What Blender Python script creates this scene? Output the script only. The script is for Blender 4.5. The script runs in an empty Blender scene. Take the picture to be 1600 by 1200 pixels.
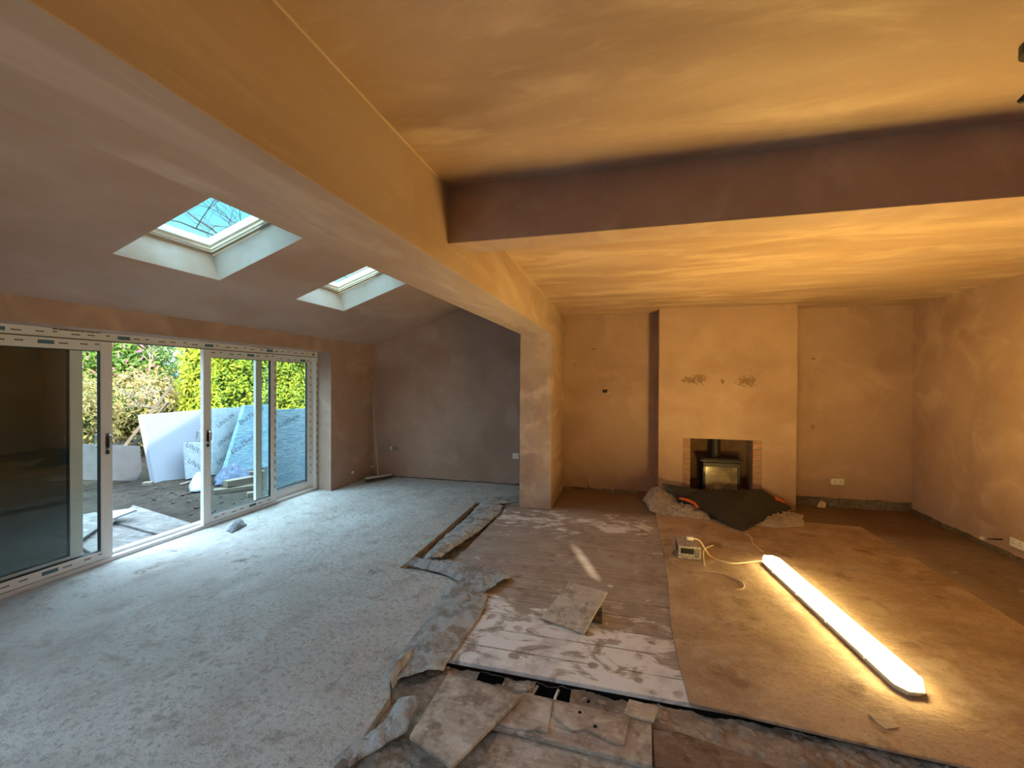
import bpy, bmesh, math, random
from mathutils import Vector, Matrix, noise
random.seed(7)
C = bpy.context.scene.collection
S = bpy.context.scene

# ---------------------------------------------------------------- camera
F_PX, YAW, PIT, ROL, CAM_H = 677.62, math.radians(14.834), math.radians(.4645), math.radians(.2768), 1.6
def _rot():
    c, s = math.cos(YAW), math.sin(YAW); ry = Matrix(((c, 0, s), (0, 1, 0), (-s, 0, c)))
    c, s = math.cos(PIT), math.sin(PIT); rx = Matrix(((1, 0, 0), (0, c, -s), (0, s, c)))
    c, s = math.cos(ROL), math.sin(ROL); rz = Matrix(((c, -s, 0), (s, c, 0), (0, 0, 1)))
    return rz @ rx @ ry
_M = _rot()
_w = lambda r: Vector((r[0], r[2], -r[1]))
RIGHT, DOWN, FWD = _w(_M[0]), _w(_M[1]), _w(_M[2])
EYE = Vector((0, 0, CAM_H))
cd = bpy.data.cameras.new('camera'); cam = bpy.data.objects.new('camera', cd); C.objects.link(cam)
cd.sensor_width = 36; cd.lens = F_PX / 1600 * 36; cd.clip_start = .05; cd.clip_end = 200
m3 = Matrix((RIGHT, -DOWN, -FWD)).transposed()
cam.matrix_world = Matrix.Translation(EYE) @ m3.to_4x4()
S.camera = cam
def ray(x, y): return RIGHT * ((x - 800) / F_PX) + DOWN * ((y - 600) / F_PX) + FWD
def pz(x, y, z=0.): r = ray(x, y); return EYE + r * ((z - CAM_H) / r.z)     # survey helpers: where a sight line meets
def px(x, y, X): r = ray(x, y); return EYE + r * (X / r.x)                  # a floor height, a side wall
def py(x, y, Y): r = ray(x, y); return EYE + r * (Y / r.y)                  # or a cross wall
def pp(x, y, p0, n): r = ray(x, y); return EYE + r * ((p0 - EYE).dot(n) / r.dot(n))

# ---------------------------------------------------------------- view, world, sun
S.view_settings.view_transform = 'Standard'; S.view_settings.look = 'None'
S.view_settings.gamma = 1; S.view_settings.use_curve_mapping = False
S.view_settings.exposure = 0.12
S.cycles.max_bounces = 10; S.cycles.diffuse_bounces = 6; S.cycles.transparent_max_bounces = 24
S.cycles.use_denoising = True; S.cycles.sample_clamp_indirect = 6
S.cycles.caustics_reflective = False; S.cycles.caustics_refractive = False
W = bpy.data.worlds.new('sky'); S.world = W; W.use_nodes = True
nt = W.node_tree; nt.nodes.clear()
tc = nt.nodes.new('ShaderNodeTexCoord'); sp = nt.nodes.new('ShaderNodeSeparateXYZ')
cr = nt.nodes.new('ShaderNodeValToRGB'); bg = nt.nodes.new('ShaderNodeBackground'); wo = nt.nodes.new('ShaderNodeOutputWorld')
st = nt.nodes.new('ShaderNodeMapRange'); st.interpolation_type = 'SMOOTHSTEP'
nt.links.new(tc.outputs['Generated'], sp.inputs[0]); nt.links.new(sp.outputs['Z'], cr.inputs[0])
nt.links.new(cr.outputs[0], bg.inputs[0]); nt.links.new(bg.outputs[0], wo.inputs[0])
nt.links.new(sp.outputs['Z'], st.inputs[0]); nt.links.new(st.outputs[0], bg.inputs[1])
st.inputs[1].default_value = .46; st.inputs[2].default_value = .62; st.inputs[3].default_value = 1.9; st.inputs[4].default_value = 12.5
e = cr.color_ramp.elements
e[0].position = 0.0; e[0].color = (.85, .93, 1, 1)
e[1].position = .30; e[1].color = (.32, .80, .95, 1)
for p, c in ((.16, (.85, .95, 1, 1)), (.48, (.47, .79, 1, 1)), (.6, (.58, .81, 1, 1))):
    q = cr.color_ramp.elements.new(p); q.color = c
sd = bpy.data.lights.new('sun', 'SUN'); sun = bpy.data.objects.new('sun', sd); C.objects.link(sun)
sd.energy = 9.0; sd.color = (1, .84, .58); sd.angle = math.radians(.5)
SUN_DIR = Vector((-.37, .93, -.306)).normalized()
sun.rotation_euler = SUN_DIR.to_track_quat('-Z', 'Y').to_euler()
LAMP_POWER = 176.0

# ---------------------------------------------------------------- helpers
class MB:
    def __init__(s): s.v = []; s.f = []; s.smooth = False
    def add(s, vs, fs):
        b = len(s.v); s.v += [tuple(x) for x in vs]; s.f += [tuple(i + b for i in q) for q in fs]; return s
    def box(s, a, b):
        x0, y0, z0 = a; x1, y1, z1 = b
        return s.add([(x0, y0, z0), (x1, y0, z0), (x1, y1, z0), (x0, y1, z0), (x0, y0, z1), (x1, y0, z1), (x1, y1, z1), (x0, y1, z1)],
                     [(0, 3, 2, 1), (4, 5, 6, 7), (0, 1, 5, 4), (1, 2, 6, 5), (2, 3, 7, 6), (3, 0, 4, 7)])
    def slab(s, pts, t, n=None):
        """polygon pts (top face) thickened by t against its normal"""
        pts = [Vector(p) for p in pts]
        if n is None:
            n = Vector((0, 0, 0))
            for i in range(len(pts)): n += pts[i].cross(pts[(i + 1) % len(pts)])
            n.normalize()
            if n.z < 0: pts.reverse(); n = -n
        k = len(pts); lo = [p - n * t for p in pts]
        return s.add(pts + lo, [tuple(range(k)), tuple(range(2 * k - 1, k - 1, -1))] + [(i, i + k, (i + 1) % k + k, (i + 1) % k) for i in range(k)])
    def tube(s, pts, r, n=8, cap=True):
        pts = [Vector(p) for p in pts]; rr = r if isinstance(r, (list, tuple)) else [r] * len(pts)
        vs = []; up = Vector((0, 0, 1)); prev = None
        for i, p in enumerate(pts):
            d = (pts[min(i + 1, len(pts) - 1)] - pts[max(i - 1, 0)]).normalized()
            a = prev if prev is not None else (Vector((1, 0, 0)) if abs(d.z) > .9 else up)
            u = (a - d * a.dot(d)).normalized(); v = d.cross(u); prev = u
            vs += [p + (u * math.cos(2 * math.pi * k / n) + v * math.sin(2 * math.pi * k / n)) * rr[i] for k in range(n)]
        fs = [(i * n + k, i * n + (k + 1) % n, (i + 1) * n + (k + 1) % n, (i + 1) * n + k) for i in range(len(pts) - 1) for k in range(n)]
        if cap: fs += [tuple(range(n - 1, -1, -1)), tuple(range((len(pts) - 1) * n, len(pts) * n))]
        return s.add(vs, fs)
    def build(s, name, mat, parent=None, smooth=False, bevel=0, solid=0, sub=0, label=None):
        me = bpy.data.meshes.new(name); me.from_pydata(s.v, [], s.f); me.update()
        if smooth:
            for p in me.polygons: p.use_smooth = True
        if mat: me.materials.append(mat)
        o = bpy.data.objects.new(name, me); C.objects.link(o)
        if parent is not None: attach(o, parent)
        if bevel: b = o.modifiers.new('b', 'BEVEL'); b.width = bevel; b.segments = 2; b.limit_method = 'ANGLE'
        if solid: b = o.modifiers.new('s', 'SOLIDIFY'); b.thickness = solid; b.offset = 0
        if sub: b = o.modifiers.new('u', 'SUBSURF'); b.levels = sub; b.render_levels = sub
        if label: o['label'] = label
        return o
def origin(o):
    p = o; t = Vector((0, 0, 0))
    while p is not None:
        t += p.location; p = p.parent
    return t
def attach(o, parent):
    o.parent = parent; o.matrix_parent_inverse = Matrix.Translation(-WORLD[parent.name])
    WORLD[o.name] = Vector((0, 0, 0))
class _WD(dict):
    def __missing__(s, k): return Vector((0, 0, 0))
WORLD = _WD()
def thing(name, loc, label=None, cat=None, group=None, kind=None):
    o = bpy.data.objects.new(name, None); C.objects.link(o); o.location = loc; o.empty_display_size = .1
    WORLD[o.name] = Vector(loc)
    return tag(o, label, cat, group, kind)
def tag(o, label=None, cat=None, group=None, kind=None):
    if label: o['label'] = label
    if cat: o['category'] = cat
    if group: o['group'] = group
    if kind: o['kind'] = kind
    return o
def struct(o, label=None): return tag(o, label, None, None, 'structure')

# ---------------------------------------------------------------- materials
class NM:
    def __init__(s, name, rough=.8, spec=.3, metal=0.):
        s.m = bpy.data.materials.new(name); s.m.use_nodes = True; s.t = s.m.node_tree; s.n = s.t.nodes; s.l = s.t.links
        s.b = s.n['Principled BSDF']; s.b.inputs['Roughness'].default_value = rough
        s.b.inputs['Specular IOR Level'].default_value = spec; s.b.inputs['Metallic'].default_value = metal
        s.tc = s.n.new('ShaderNodeTexCoord').outputs['Object']
    def map(s, sc=(1, 1, 1), rot=(0, 0, 0), loc=(0, 0, 0), v=None):
        n = s.n.new('ShaderNodeMapping'); s.l.new(v or s.tc, n.inputs[0])
        n.inputs['Scale'].default_value = sc; n.inputs['Rotation'].default_value = rot; n.inputs['Location'].default_value = loc; return n.outputs[0]
    def noise(s, scale, detail=4, rough=.55, v=None, dist=0.):
        n = s.n.new('ShaderNodeTexNoise'); s.l.new(v or s.tc, n.inputs['Vector']); n.inputs['Scale'].default_value = scale
        n.inputs['Detail'].default_value = detail; n.inputs['Roughness'].default_value = rough; n.inputs['Distortion'].default_value = dist; return n.outputs['Fac']
    def voro(s, scale, v=None, feat='F1', out='Distance'):
        n = s.n.new('ShaderNodeTexVoronoi'); n.feature = feat; s.l.new(v or s.tc, n.inputs['Vector']); n.inputs['Scale'].default_value = scale; return n.outputs[out]
    def rng(s, f, a, b, c=0., d=1., smooth=True):
        n = s.n.new('ShaderNodeMapRange'); s.l.new(f, n.inputs[0])
        if smooth: n.interpolation_type = 'SMOOTHSTEP'
        for i, x in enumerate((a, b, c, d)): n.inputs[i + 1].default_value = x
        return n.outputs[0]
    def math(s, op, a, b=None):
        n = s.n.new('ShaderNodeMath'); n.operation = op
        for i, x in enumerate((a, b)):
            if x is None: continue
            if isinstance(x, (int, float)): n.inputs[i].default_value = x
            else: s.l.new(x, n.inputs[i])
        return n.outputs[0]
    def mix(s, f, a, b, mode='MIX'):
        n = s.n.new('ShaderNodeMix'); n.data_type = 'RGBA'; n.blend_type = mode
        for i, x in ((0, f), (6, a), (7, b)):
            if isinstance(x, (int, float)): n.inputs[i].default_value = x
            elif isinstance(x, tuple): n.inputs[i].default_value = (*x[:3], 1)
            else: s.l.new(x, n.inputs[i])
        return n.outputs[2]
    def xyz(s, v=None):
        n = s.n.new('ShaderNodeSeparateXYZ'); s.l.new(v or s.tc, n.inputs[0]); return n.outputs
    def col(s, c):
        if isinstance(c, tuple): s.b.inputs['Base Color'].default_value = (*c[:3], 1)
        else: s.l.new(c, s.b.inputs['Base Color'])
        return s
    def rough(s, f): s.l.new(f, s.b.inputs['Roughness']); return s
    def bump(s, h, strength=.3, dist=.01):
        n = s.n.new('ShaderNodeBump'); n.inputs['Strength'].default_value = strength; n.inputs['Distance'].default_value = dist
        s.l.new(h, n.inputs['Height']); s.l.new(n.outputs[0], s.b.inputs['Normal']); return s

def plain(name, c, rough=.6, spec=.3, metal=0., var=.12, scale=12, bump=0):
    m = NM(name, rough, spec, metal); f = m.noise(scale, 4)
    m.col(m.mix(f, tuple(x * (1 - var) for x in c), tuple(min(1, x * (1 + var)) for x in c)))
    if bump: m.bump(m.noise(scale * 4, 4), bump, .005)
    return m.m

def plaster(name, c, stretch=(1, 1, 1), pale=(.62, .47, .38), dark=(.27, .17, .13), blobs=(), paleamt=.55, rot=0, con=.0):
    m = NM(name, .62, .35)
    v = m.map(stretch, (0, 0, rot))
    a = m.noise(.8, 4, .5, v, .5); b = m.noise(2.1, 5, .58, v, .7); f = m.noise(14, 5, .7, v, .8)
    k = m.mix(m.rng(a, .25, .6), m.mix(.38 - con, dark, c), c)
    k = m.mix(m.math('MULTIPLY', m.rng(b, .47, .74), paleamt * .85), k, pale)
    k = m.mix(m.math('MULTIPLY', m.rng(f, .5, .8), .22), k, pale)
    w = m.noise(1.7, 3, .5, m.map((1, 1, 1), loc=(5, 3, 8)), .6)
    k = m.mix(m.math('MULTIPLY', m.rng(w, .52, .75), .35), k, (.36, .20, .11))
    for (bx, bz, rx, rz, cc) in blobs:           # damp / filler stains on the wall face
        o = m.xyz(); dx = m.math('DIVIDE', m.math('SUBTRACT', o[0], bx), rx); dz = m.math('DIVIDE', m.math('SUBTRACT', o[2], bz), rz)
        d = m.math('ADD', m.math('MULTIPLY', dx, dx), m.math('MULTIPLY', dz, dz))
        d = m.math('ADD', d, m.rng(m.noise(26, 4, .6), .3, .7, -.9, 1.2, False))
        k = m.mix(m.math('MULTIPLY', m.rng(d, .1, 1.5, 1, 0), .85), k, cc)
    m.col(k); m.rough(m.rng(b, .3, .7, .72, .48))
    m.bump(m.math('ADD', m.math('MULTIPLY', b, .8), m.math('MULTIPLY', f, .3)), .22, .012)
    return m.m

PL = (.43, .30, .235)
M_wall = plaster('pink_plaster', PL)
M_back = plaster('pink_plaster_back', PL, paleamt=.3, blobs=((-.477, 2.068, .05, .012, (.2, .13, .08)), (-.74, 1.83, .012, .02, (.2, .13, .08)), (2.33, 1.9, .03, .02, (.25, .15, .09)), (2.33, 1.02, .025, .03, (.25, .15, .09))))
M_chim = plaster('chimney_plaster', (.46, .32, .24), paleamt=.25, blobs=((.79, 1.615, .10, .05, (.2, .12, .065)), (.90, 1.63, .09, .07, (.2, .12, .065)), (1.47, 1.61, .12, .08, (.19, .115, .06)), (1.19, 1.60, .02, .04, (.2, .12, .07))))
M_ceil = plaster('ceiling_plaster', (.45, .32, .24), stretch=(.45, 1.5, 1), pale=(.66, .52, .40), paleamt=.75, rot=.25, con=.25)
M_slope = plaster('slope_plaster', (.40, .29, .24), stretch=(1, .5, 1), pale=(.5, .39, .33), paleamt=.35)
M_beam = plaster('beam_plaster', (.47, .36, .29), stretch=(1.8, .35, 1.8), pale=(.68, .56, .46), paleamt=.7)
M_shaft = plaster('shaft_plaster', (.58, .45, .35), pale=(.66, .56, .47), dark=(.42, .28, .18))

def m_screed():
    m = NM('screed', .85, .25); a = m.noise(1.1, 5, .6, None, .6); b = m.noise(7, 5, .65); s = m.noise(55, 3, .6)
    v = m.voro(48); k = m.mix(m.rng(a, .3, .7), (.70, .67, .63), (.88, .87, .84))
    k = m.mix(m.math('MULTIPLY', m.rng(b, .55, .75), .5), k, (.36, .29, .23))
    sp = m.noise(2.6, 6, .7, m.map(loc=(3, 9, 0))); k = m.mix(m.math('MULTIPLY', m.rng(sp, .6, .72), .75), k, (.26, .185, .13))
    pits = m.rng(m.math('ADD', m.voro(34), m.math('MULTIPLY', m.noise(9), .5)), .25, .4)
    k = m.mix(m.math('MULTIPLY', m.math('SUBTRACT', 1, pits), .4), k, (.25, .22, .19)); k = m.mix(m.math('MULTIPLY', m.rng(m.noise(30, 5, .75), .48, .66, 0, .6), m.rng(m.math('ADD', m.xyz()[0], m.math('MULTIPLY', m.noise(1.5), 3)), -2.6, -.6, .22, 1)), k, (.32, .28, .24)); k = m.mix(m.rng(m.noise(1.9, 6, .7, m.map((1.6, .6, 1), (0, 0, .5))), .5, .7, 0, .45), k, (.44, .38, .33)); k = m.mix(m.rng(m.noise(4.5, 6, .72, m.map(loc=(8, 1, 0))), .52, .68, 0, .5), k, (.40, .33, .27))  # shading of the pits and lumps is also put into the colour
    m.col(k); m.bump(m.math('ADD', m.math('MULTIPLY', m.noise(22, 6, .75), 1.5), m.math('ADD', m.math('MULTIPLY', pits, .35), m.math('MULTIPLY', b, 1.3))), 1.0, .03); return m.m
M_screed = m_screed()

def m_wood(name, brown, grey, pale, seams=True, width=.145, stains='floor', ax=0):
    m = NM(name, .75, .3); o = m.xyz()
    gr = m.noise(6, 6, .65, m.map((.35, 7, 1) if ax == 0 else (7, .35, 1)), .8)
    k = m.mix(m.math('MULTIPLY', m.rng(gr, .3, .7), .55), brown, grey); k = m.mix(m.math('MULTIPLY', m.rng(m.noise(4, 6, .7), .4, .65), .5), k, grey)
    big = m.noise(1.6, 6, .62, None, .5); sm = m.noise(5.5, 6, .66, m.map((.7, 1.2, 1)), .9)
    if stains == 'floor':
        # limewashed band by the pillar and the pale front third of the boards
        yb = m.math('SUBTRACT', 1, m.math('ABSOLUTE', m.math('DIVIDE', m.math('SUBTRACT', o[1], 4.90), .52)))
        yf = m.rng(o[1], 3.35, 2.6, 0, .95)
        xl = m.rng(o[0], .5, .2)
        mask = m.math('MULTIPLY', m.math('MAXIMUM', m.math('MULTIPLY', yb, .85), yf), xl)
        f = m.math('ADD', mask, m.math('MULTIPLY', m.math('SUBTRACT', sm, .52), 4.2))
        k = m.mix(m.math('MULTIPLY', m.rng(f, .35, .85), .85), k, pale)
        vf = m.math('ADD', m.voro(7), m.math('MULTIPLY', m.noise(10), .45))
        sp = m.math('MULTIPLY', m.rng(vf, .42, .5, 1, 0), m.rng(big, .38, .52)); k = m.mix(m.math('MULTIPLY', sp, .85), k, brown)
        k = m.mix(m.rng(o[0], 2.3, 2.8, 0, .55), k, (.16, .095, .055))
        k = m.mix(m.math('MULTIPLY', m.rng(o[1], 5.15, 5.5), .8), k, (.15, .085, .045))
        k = m.mix(m.rng(m.noise(2.2, 5, .65, m.map(loc=(2, 7, 0))), .5, .68, 0, .45), k, tuple(x * .6 for x in brown))
    elif stains == 'dust':
        k = m.mix(m.rng(m.noise(9, 6, .7, m.map(loc=(1, 4, 2))), .48, .62, 0, .7), k, tuple(x * .55 for x in brown)); k = m.mix(m.rng(m.noise(28, 4, .7), .55, .7, 0, .5), k, pale)
        k = m.mix(m.math('MULTIPLY', m.rng(sm, .48, .7), .6), k, pale)
        k = m.mix(m.math('MULTIPLY', m.rng(m.noise(3.4, 5, .6, m.map(loc=(7, 2, 1))), .52, .66), .65), k, brown)
        vf = m.math('ADD', m.voro(9), m.math('MULTIPLY', m.noise(14), .5)); k = m.mix(m.rng(vf, .36, .44, .55, 0), k, tuple(x * .55 for x in brown))
    h = m.math('MULTIPLY', gr, .6)
    if seams:
        yy = m.math('FRACT', m.math('DIVIDE', o[1] if ax == 0 else o[0], width))
        e1 = m.math('MINIMUM', yy, m.math('SUBTRACT', 1, yy)); ln = m.rng(e1, .012, .035, 1, 0)
        ln = m.math('MULTIPLY', ln, m.rng(m.noise(3.5, 4), .36, .56, .12, 1)); ln = m.math('MULTIPLY', ln, m.rng(o[1], 3.0, 4.2, 1, .35)) if stains == 'floor' else ln
        k = m.mix(m.math('MULTIPLY', ln, .7), k, (.06, .045, .035)); h = m.math('SUBTRACT', h, ln)
    m.col(k); m.bump(m.math('ADD', h, m.math('MULTIPLY', m.noise(38, 4, .7), .5)), .6, .007); return m.m
M_boards = m_wood('old_floorboards', (.30, .245, .205), (.48, .455, .43), (.88, .90, .91), width=.19)
M_ply = m_wood('dirty_plywood', (.30, .235, .185), (.50, .45, .39), (.68, .64, .58), False, stains='dust')
M_ply2 = m_wood('pale_plywood', (.46, .38, .29), (.66, .60, .51), (.78, .75, .68), False, stains='dust')
M_plank = m_wood('dark_plank', (.15, .10, .07), (.27, .195, .145), (.36, .30, .25), True, .21, stains='dust')
M_edge = plain('ply_edge', (.42, .25, .13), .7)
def m_hard():
    m = NM('dusty_hardboard', .85, .2); a = m.noise(1.3, 6, .62, None, 1); b = m.noise(8, 6, .75, m.map((.8, 1.2, 1), (0, 0, .3)), .4); s = m.noise(45, 4, .7)
    k = m.mix(m.rng(a, .3, .7), (.30, .21, .145), (.48, .365, .26)); k = m.mix(m.math('MULTIPLY', m.rng(b, .45, .7), .5), k, (.56, .45, .33)); k = m.mix(m.rng(s, .5, .7, 0, .4), k, (.17, .11, .07)); k = m.mix(m.rng(m.noise(2.1, 6, .7, m.map(loc=(1, 6, 0))), .52, .66, 0, .6), k, (.50, .42, .35))
    k = m.mix(m.math('MULTIPLY', m.rng(m.noise(3, 6, .65, m.map(loc=(4, 1, 0))), .56, .68), .6), k, (.15, .095, .06))
    k = m.mix(m.rng(m.voro(38), .05, .09, .5, 0), k, (.16, .1, .06)); k = m.mix(m.rng(m.voro(13, m.map(loc=(3, 3, 3))), .03, .05, .7, 0), k, (.65, .6, .5))
    m.col(k); m.bump(m.math('ADD', b, m.math('MULTIPLY', s, .6)), .9, .012); return m.m
M_hard = m_hard()
def m_rubble(name, a=(.26, .20, .155), b=(.48, .42, .36)):
    m = NM(name, .95, .15); n = m.noise(12, 6, .7); v = m.voro(22); k = m.mix(m.rng(n, .3, .7), a, b)
    k = m.mix(m.rng(v, .1, .5, .4, 0), k, tuple(min(1, x * 1.3) for x in b)); k = m.mix(m.rng(m.noise(3), .45, .62, 0, .5), k, tuple(x * .5 for x in a))
    m.col(k); m.bump(m.math('ADD', n, m.math('MULTIPLY', v, -.8)), 1, .03); return m.m
M_rub = m_rubble('rubble'); M_stone = m_rubble('lump', (.35, .3, .25), (.6, .56, .5))
M_ground = m_rubble('garden_soil', (.022, .017, .013), (.05, .04, .03)); M_stone_o = m_rubble('garden_lump', (.05, .045, .04), (.12, .11, .10))
M_void_shade = plain('void', (.012, .01, .009), .95, .05)  # near-black standing in for the shade inside holes
def m_plastic(name, base=(.62, .68, .72), dirt=(.27, .21, .16), amt=.75):
    m = NM(name, .38, .5); a = m.noise(7, 6, .65, None, .8); b = m.noise(24, 4, .6)
    k = m.mix(m.math('MULTIPLY', m.rng(a, .42, .62), amt), base, dirt); k = m.mix(m.rng(b, .55, .75, 0, .5), k, (.62, .66, .68))
    m.col(k); m.rough(m.rng(a, .4, .65, .3, .8)); m.bump(m.math('ADD', m.noise(16, 4, .6, None, 1.5), m.math('MULTIPLY', m.noise(34, 3, .6, None, 3.), .5)), 1.0, .035); return m.m
M_dpm = m_plastic('membrane'); M_sheet = m_plastic('dust_sheet', (.66, .60, .52), (.36, .28, .2), .5)
M_bagb = m_plastic('blue_bag', (.06, .10, .18), (.05, .06, .08), .5); M_bagw = m_plastic('white_bag', (.36, .40, .45), (.22, .22, .22), .4)
M_pvc = plain('white_upvc', (.74, .74, .72), .3, .5, 0, .03)
M_pvc_d = plain('grey_gasket', (.03, .05, .06), .5)
M_print = plain('film_print', (.06, .05, .045), .5); M_blue = plain('film_blue', (.08, .17, .22), .5)
M_chrome = plain('satin_chrome', (.6, .6, .6), .22, .5, 1.)
M_black = plain('black_metal', (.018, .016, .015), .45, .5, 0, .3)
M_flue = plain('flue_metal', (.03, .025, .022), .5, .4, .3)
M_white = plain('white_plastic', (.75, .72, .66), .35, .5, 0, .05)
M_brass = plain('copper', (.75, .45, .25), .3, .5, 1.)
M_cable = plain('cream_cable', (.75, .62, .42), .5); M_cable2 = plain('grey_cable', (.42, .34, .26), .55)
M_timber = m_wood('sawn_timber', (.42, .32, .22), (.62, .52, .40), (.7, .64, .54), False, stains='none')
M_bark = plain('bark', (.30, .25, .20), .9, .1, 0, .3, 8)
M_bark2 = plain('dark_bark', (.10, .08, .075), .9, .1, 0, .3, 8)
def m_glass(name, tint=(.93, .98, .97), refl=1.0, ior=1.5):
    m = bpy.data.materials.new(name); m.use_nodes = True; t = m.node_tree; t.nodes.clear()
    a = t.nodes.new('ShaderNodeBsdfTransparent'); a.inputs[0].default_value = (*tint, 1)
    g = t.nodes.new('ShaderNodeBsdfGlossy'); g.inputs['Roughness'].default_value = .0; ge = t.nodes.new('ShaderNodeNewGeometry'); vd_ = t.nodes.new('ShaderNodeVectorMath'); vd_.operation = 'DOT_PRODUCT'
    t.links.new(ge.outputs['Incoming'], vd_.inputs[0]); t.links.new(ge.outputs['Normal'], vd_.inputs[1])
    def mt(op, a_, b_=None):
        q = t.nodes.new('ShaderNodeMath'); q.operation = op
        for i_, x_ in enumerate((a_, b_)):
            if x_ is None: continue
            if isinstance(x_, (int, float)): q.inputs[i_].default_value = x_
            else: t.links.new(x_, q.inputs[i_])
        return q.outputs[0]
    sch = mt('ADD', mt('MULTIPLY', mt('POWER', mt('SUBTRACT', 1.0, mt('ABSOLUTE', vd_.outputs['Value'])), 5.0), .95), .045)
    mx = t.nodes.new('ShaderNodeMixShader'); o = t.nodes.new('ShaderNodeOutputMaterial')
    mm = t.nodes.new('ShaderNodeMath'); mm.operation = 'MULTIPLY'; mm.inputs[1].default_value = refl
    t.links.new(sch, mm.inputs[0]); t.links.new(mm.outputs[0], mx.inputs[0])
    t.links.new(a.outputs[0], mx.inputs[1]); t.links.new(g.outputs[0], mx.inputs[2]); t.links.new(mx.outputs[0], o.inputs[0]); return m
M_glass = m_glass('pane_glass'); M_glass_sky = m_glass('roof_glass', (.66, .80, .84), .6)
def m_leaf(name, cols, trans=.35):
    m = NM(name, .55, .25); n = m.n.new('ShaderNodeNewGeometry'); r = n.outputs['Random Per Island']
    cr = m.n.new('ShaderNodeValToRGB'); m.l.new(r, cr.inputs[0]); el = cr.color_ramp.elements
    el[0].color = (*cols[0], 1); el[1].color = (*cols[-1], 1)
    for i, c in enumerate(cols[1:-1]): q = el.new((i + 1) / (len(cols) - 1)); q.color = (*c, 1)
    m.col(cr.outputs[0])
    tr = m.n.new('ShaderNodeBsdfTranslucent'); m.l.new(cr.outputs[0], tr.inputs[0]); mx = m.n.new('ShaderNodeMixShader'); mx.inputs[0].default_value = trans
    out = m.n['Material Output']; m.l.new(m.b.outputs[0], mx.inputs[1]); m.l.new(tr.outputs[0], mx.inputs[2]); m.l.new(mx.outputs[0], out.inputs[0]); return m.m
M_hedge = m_leaf('hedge_leaf', [(.30, .38, .03), (.52, .58, .05), (.16, .26, .04), (.62, .62, .06)])
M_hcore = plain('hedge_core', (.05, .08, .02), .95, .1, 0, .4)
M_brownl = m_leaf('brown_leaf', [(.48, .34, .14), (.60, .48, .18), (.30, .20, .10), (.52, .46, .12)])
M_greenl = m_leaf('green_leaf', [(.10, .22, .05), (.30, .42, .08), (.06, .16, .06)])
M_firl = m_leaf('fir_leaf', [(.04, .14, .10), (.07, .22, .15), (.03, .10, .09)])
M_pink = m_leaf('pink_petal', [(.75, .15, .28), (.85, .3, .42)])
def m_foil():
    m = NM('foil_facing', .42, .5, .35); v = m.voro(3.5, m.map((1, 1, 1), (.5, .2, .4)), 'DISTANCE_TO_EDGE'); n = m.noise(6, 6, .7, m.map((.6, .6, 2.4)), 2.)
    k = m.mix(m.rng(n, .35, .65), (.14, .26, .36), (.26, .40, .48)); k = m.mix(m.rng(m.noise(14, 5, .7, m.map((.4, .4, 3)), 2), .60, .64, 0, .6), k, (.15, .27, .38)); m.col(k)
    m.bump(n, .6, .02); return m.m
def m_foilw():
    m = NM('pale_foil_facing', .45, .5, .1); o = m.xyz(); n = m.noise(6, 6, .7, None, 2.)
    k = m.mix(m.rng(n, .35, .65), (.26, .32, .36), (.36, .41, .43))
    for ax, w in ((1, .1), (2, .1)):
        f = m.math('FRACT', m.math('DIVIDE', o[ax], w)); k = m.mix(m.math('MULTIPLY', m.math('LESS_THAN', f, .06), .4), k, (.35, .5, .6))
    m.col(k); return m.m
M_foil = m_foil(); M_foilw = m_foilw()
M_wboard = plain('white_insulation', (.27, .30, .345), .7, .2, 0, .04, 5)
M_ink = plain('board_ink', (.08, .09, .11), .7)
M_slate = plain('grey_slab', (.12, .125, .135), .8, .2, 0, .25, 7, .3)
def m_brick():
    m = NM('cheek_brick', .9, .2); o = m.xyz(); f = m.math('FRACT', m.math('DIVIDE', o[2], .075)); e1 = m.math('MINIMUM', f, m.math('SUBTRACT', 1, f))
    k = m.mix(m.noise(18, 4), (.30, .15, .09), (.52, .34, .24)); ln = m.rng(e1, .04, .12, 1, 0); k = m.mix(ln, k, (.34, .26, .2)); m.col(k); m.bump(m.math('SUBTRACT', m.noise(30), ln), .8, .01); return m.m
M_brick = m_brick()
M_soot = plain('fireback_brick', (.16, .10, .065), .9, .1, 0, .35, 9, .6)

# ================================================================= THE SHELL
BX0, BX1 = -1.31, -.905            # main beam and pillar
SL = math.radians(19.04); SX0, SZ0 = -4.1, 2.178
def sp3(s, y, n): return Vector((SX0 + s * math.cos(SL) - n * math.sin(SL), y, SZ0 + s * math.sin(SL) + n * math.cos(SL)))
YB = 6.42; YF = -2.6

# floors
ZS = -.14
def poly_floor(name, pts, top, bot, mat):
    o = MB().slab([(x, y, top) for x, y in pts], top - bot).build(name, mat); return struct(o)
scr = [(-4.5, YF), (-1.16, YF), (-1.16, 1.54), (-1.13, 1.68), (-1.15, 1.96), (-1.25, 2.12), (-1.27, 2.41), (-1.24, 2.52), (-1.285, 3.0), (-1.31, 3.25), (-1.66, 3.32), (-1.86, 3.31),
       (-1.87, 4.3), (-1.90, 5.36), (-1.6, 5.42), (-1.3, 5.42), (-1.3, YB + .02), (-4.2, YB + .02), (-4.2, 5.40), (-4.5, 5.40)]
poly_floor('floor', scr, 0, -.3, M_screed)
tb = [(-1.46, 3.42), (-1.04, 3.40), (-1.02, 2.30), (3.42, 2.30), (3.42, YB + .02), (-1.28, YB + .02), (-1.28, 5.40), (-1.46, 5.40)]
poly_floor('floor', tb, 0, -.022, M_boards)
fr_ = [(.125, YF), (3.42, YF), (3.42, 1.86), (1.25, 1.92), (.62, 2.02), (.40, 2.075), (.125, 2.128)]
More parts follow.
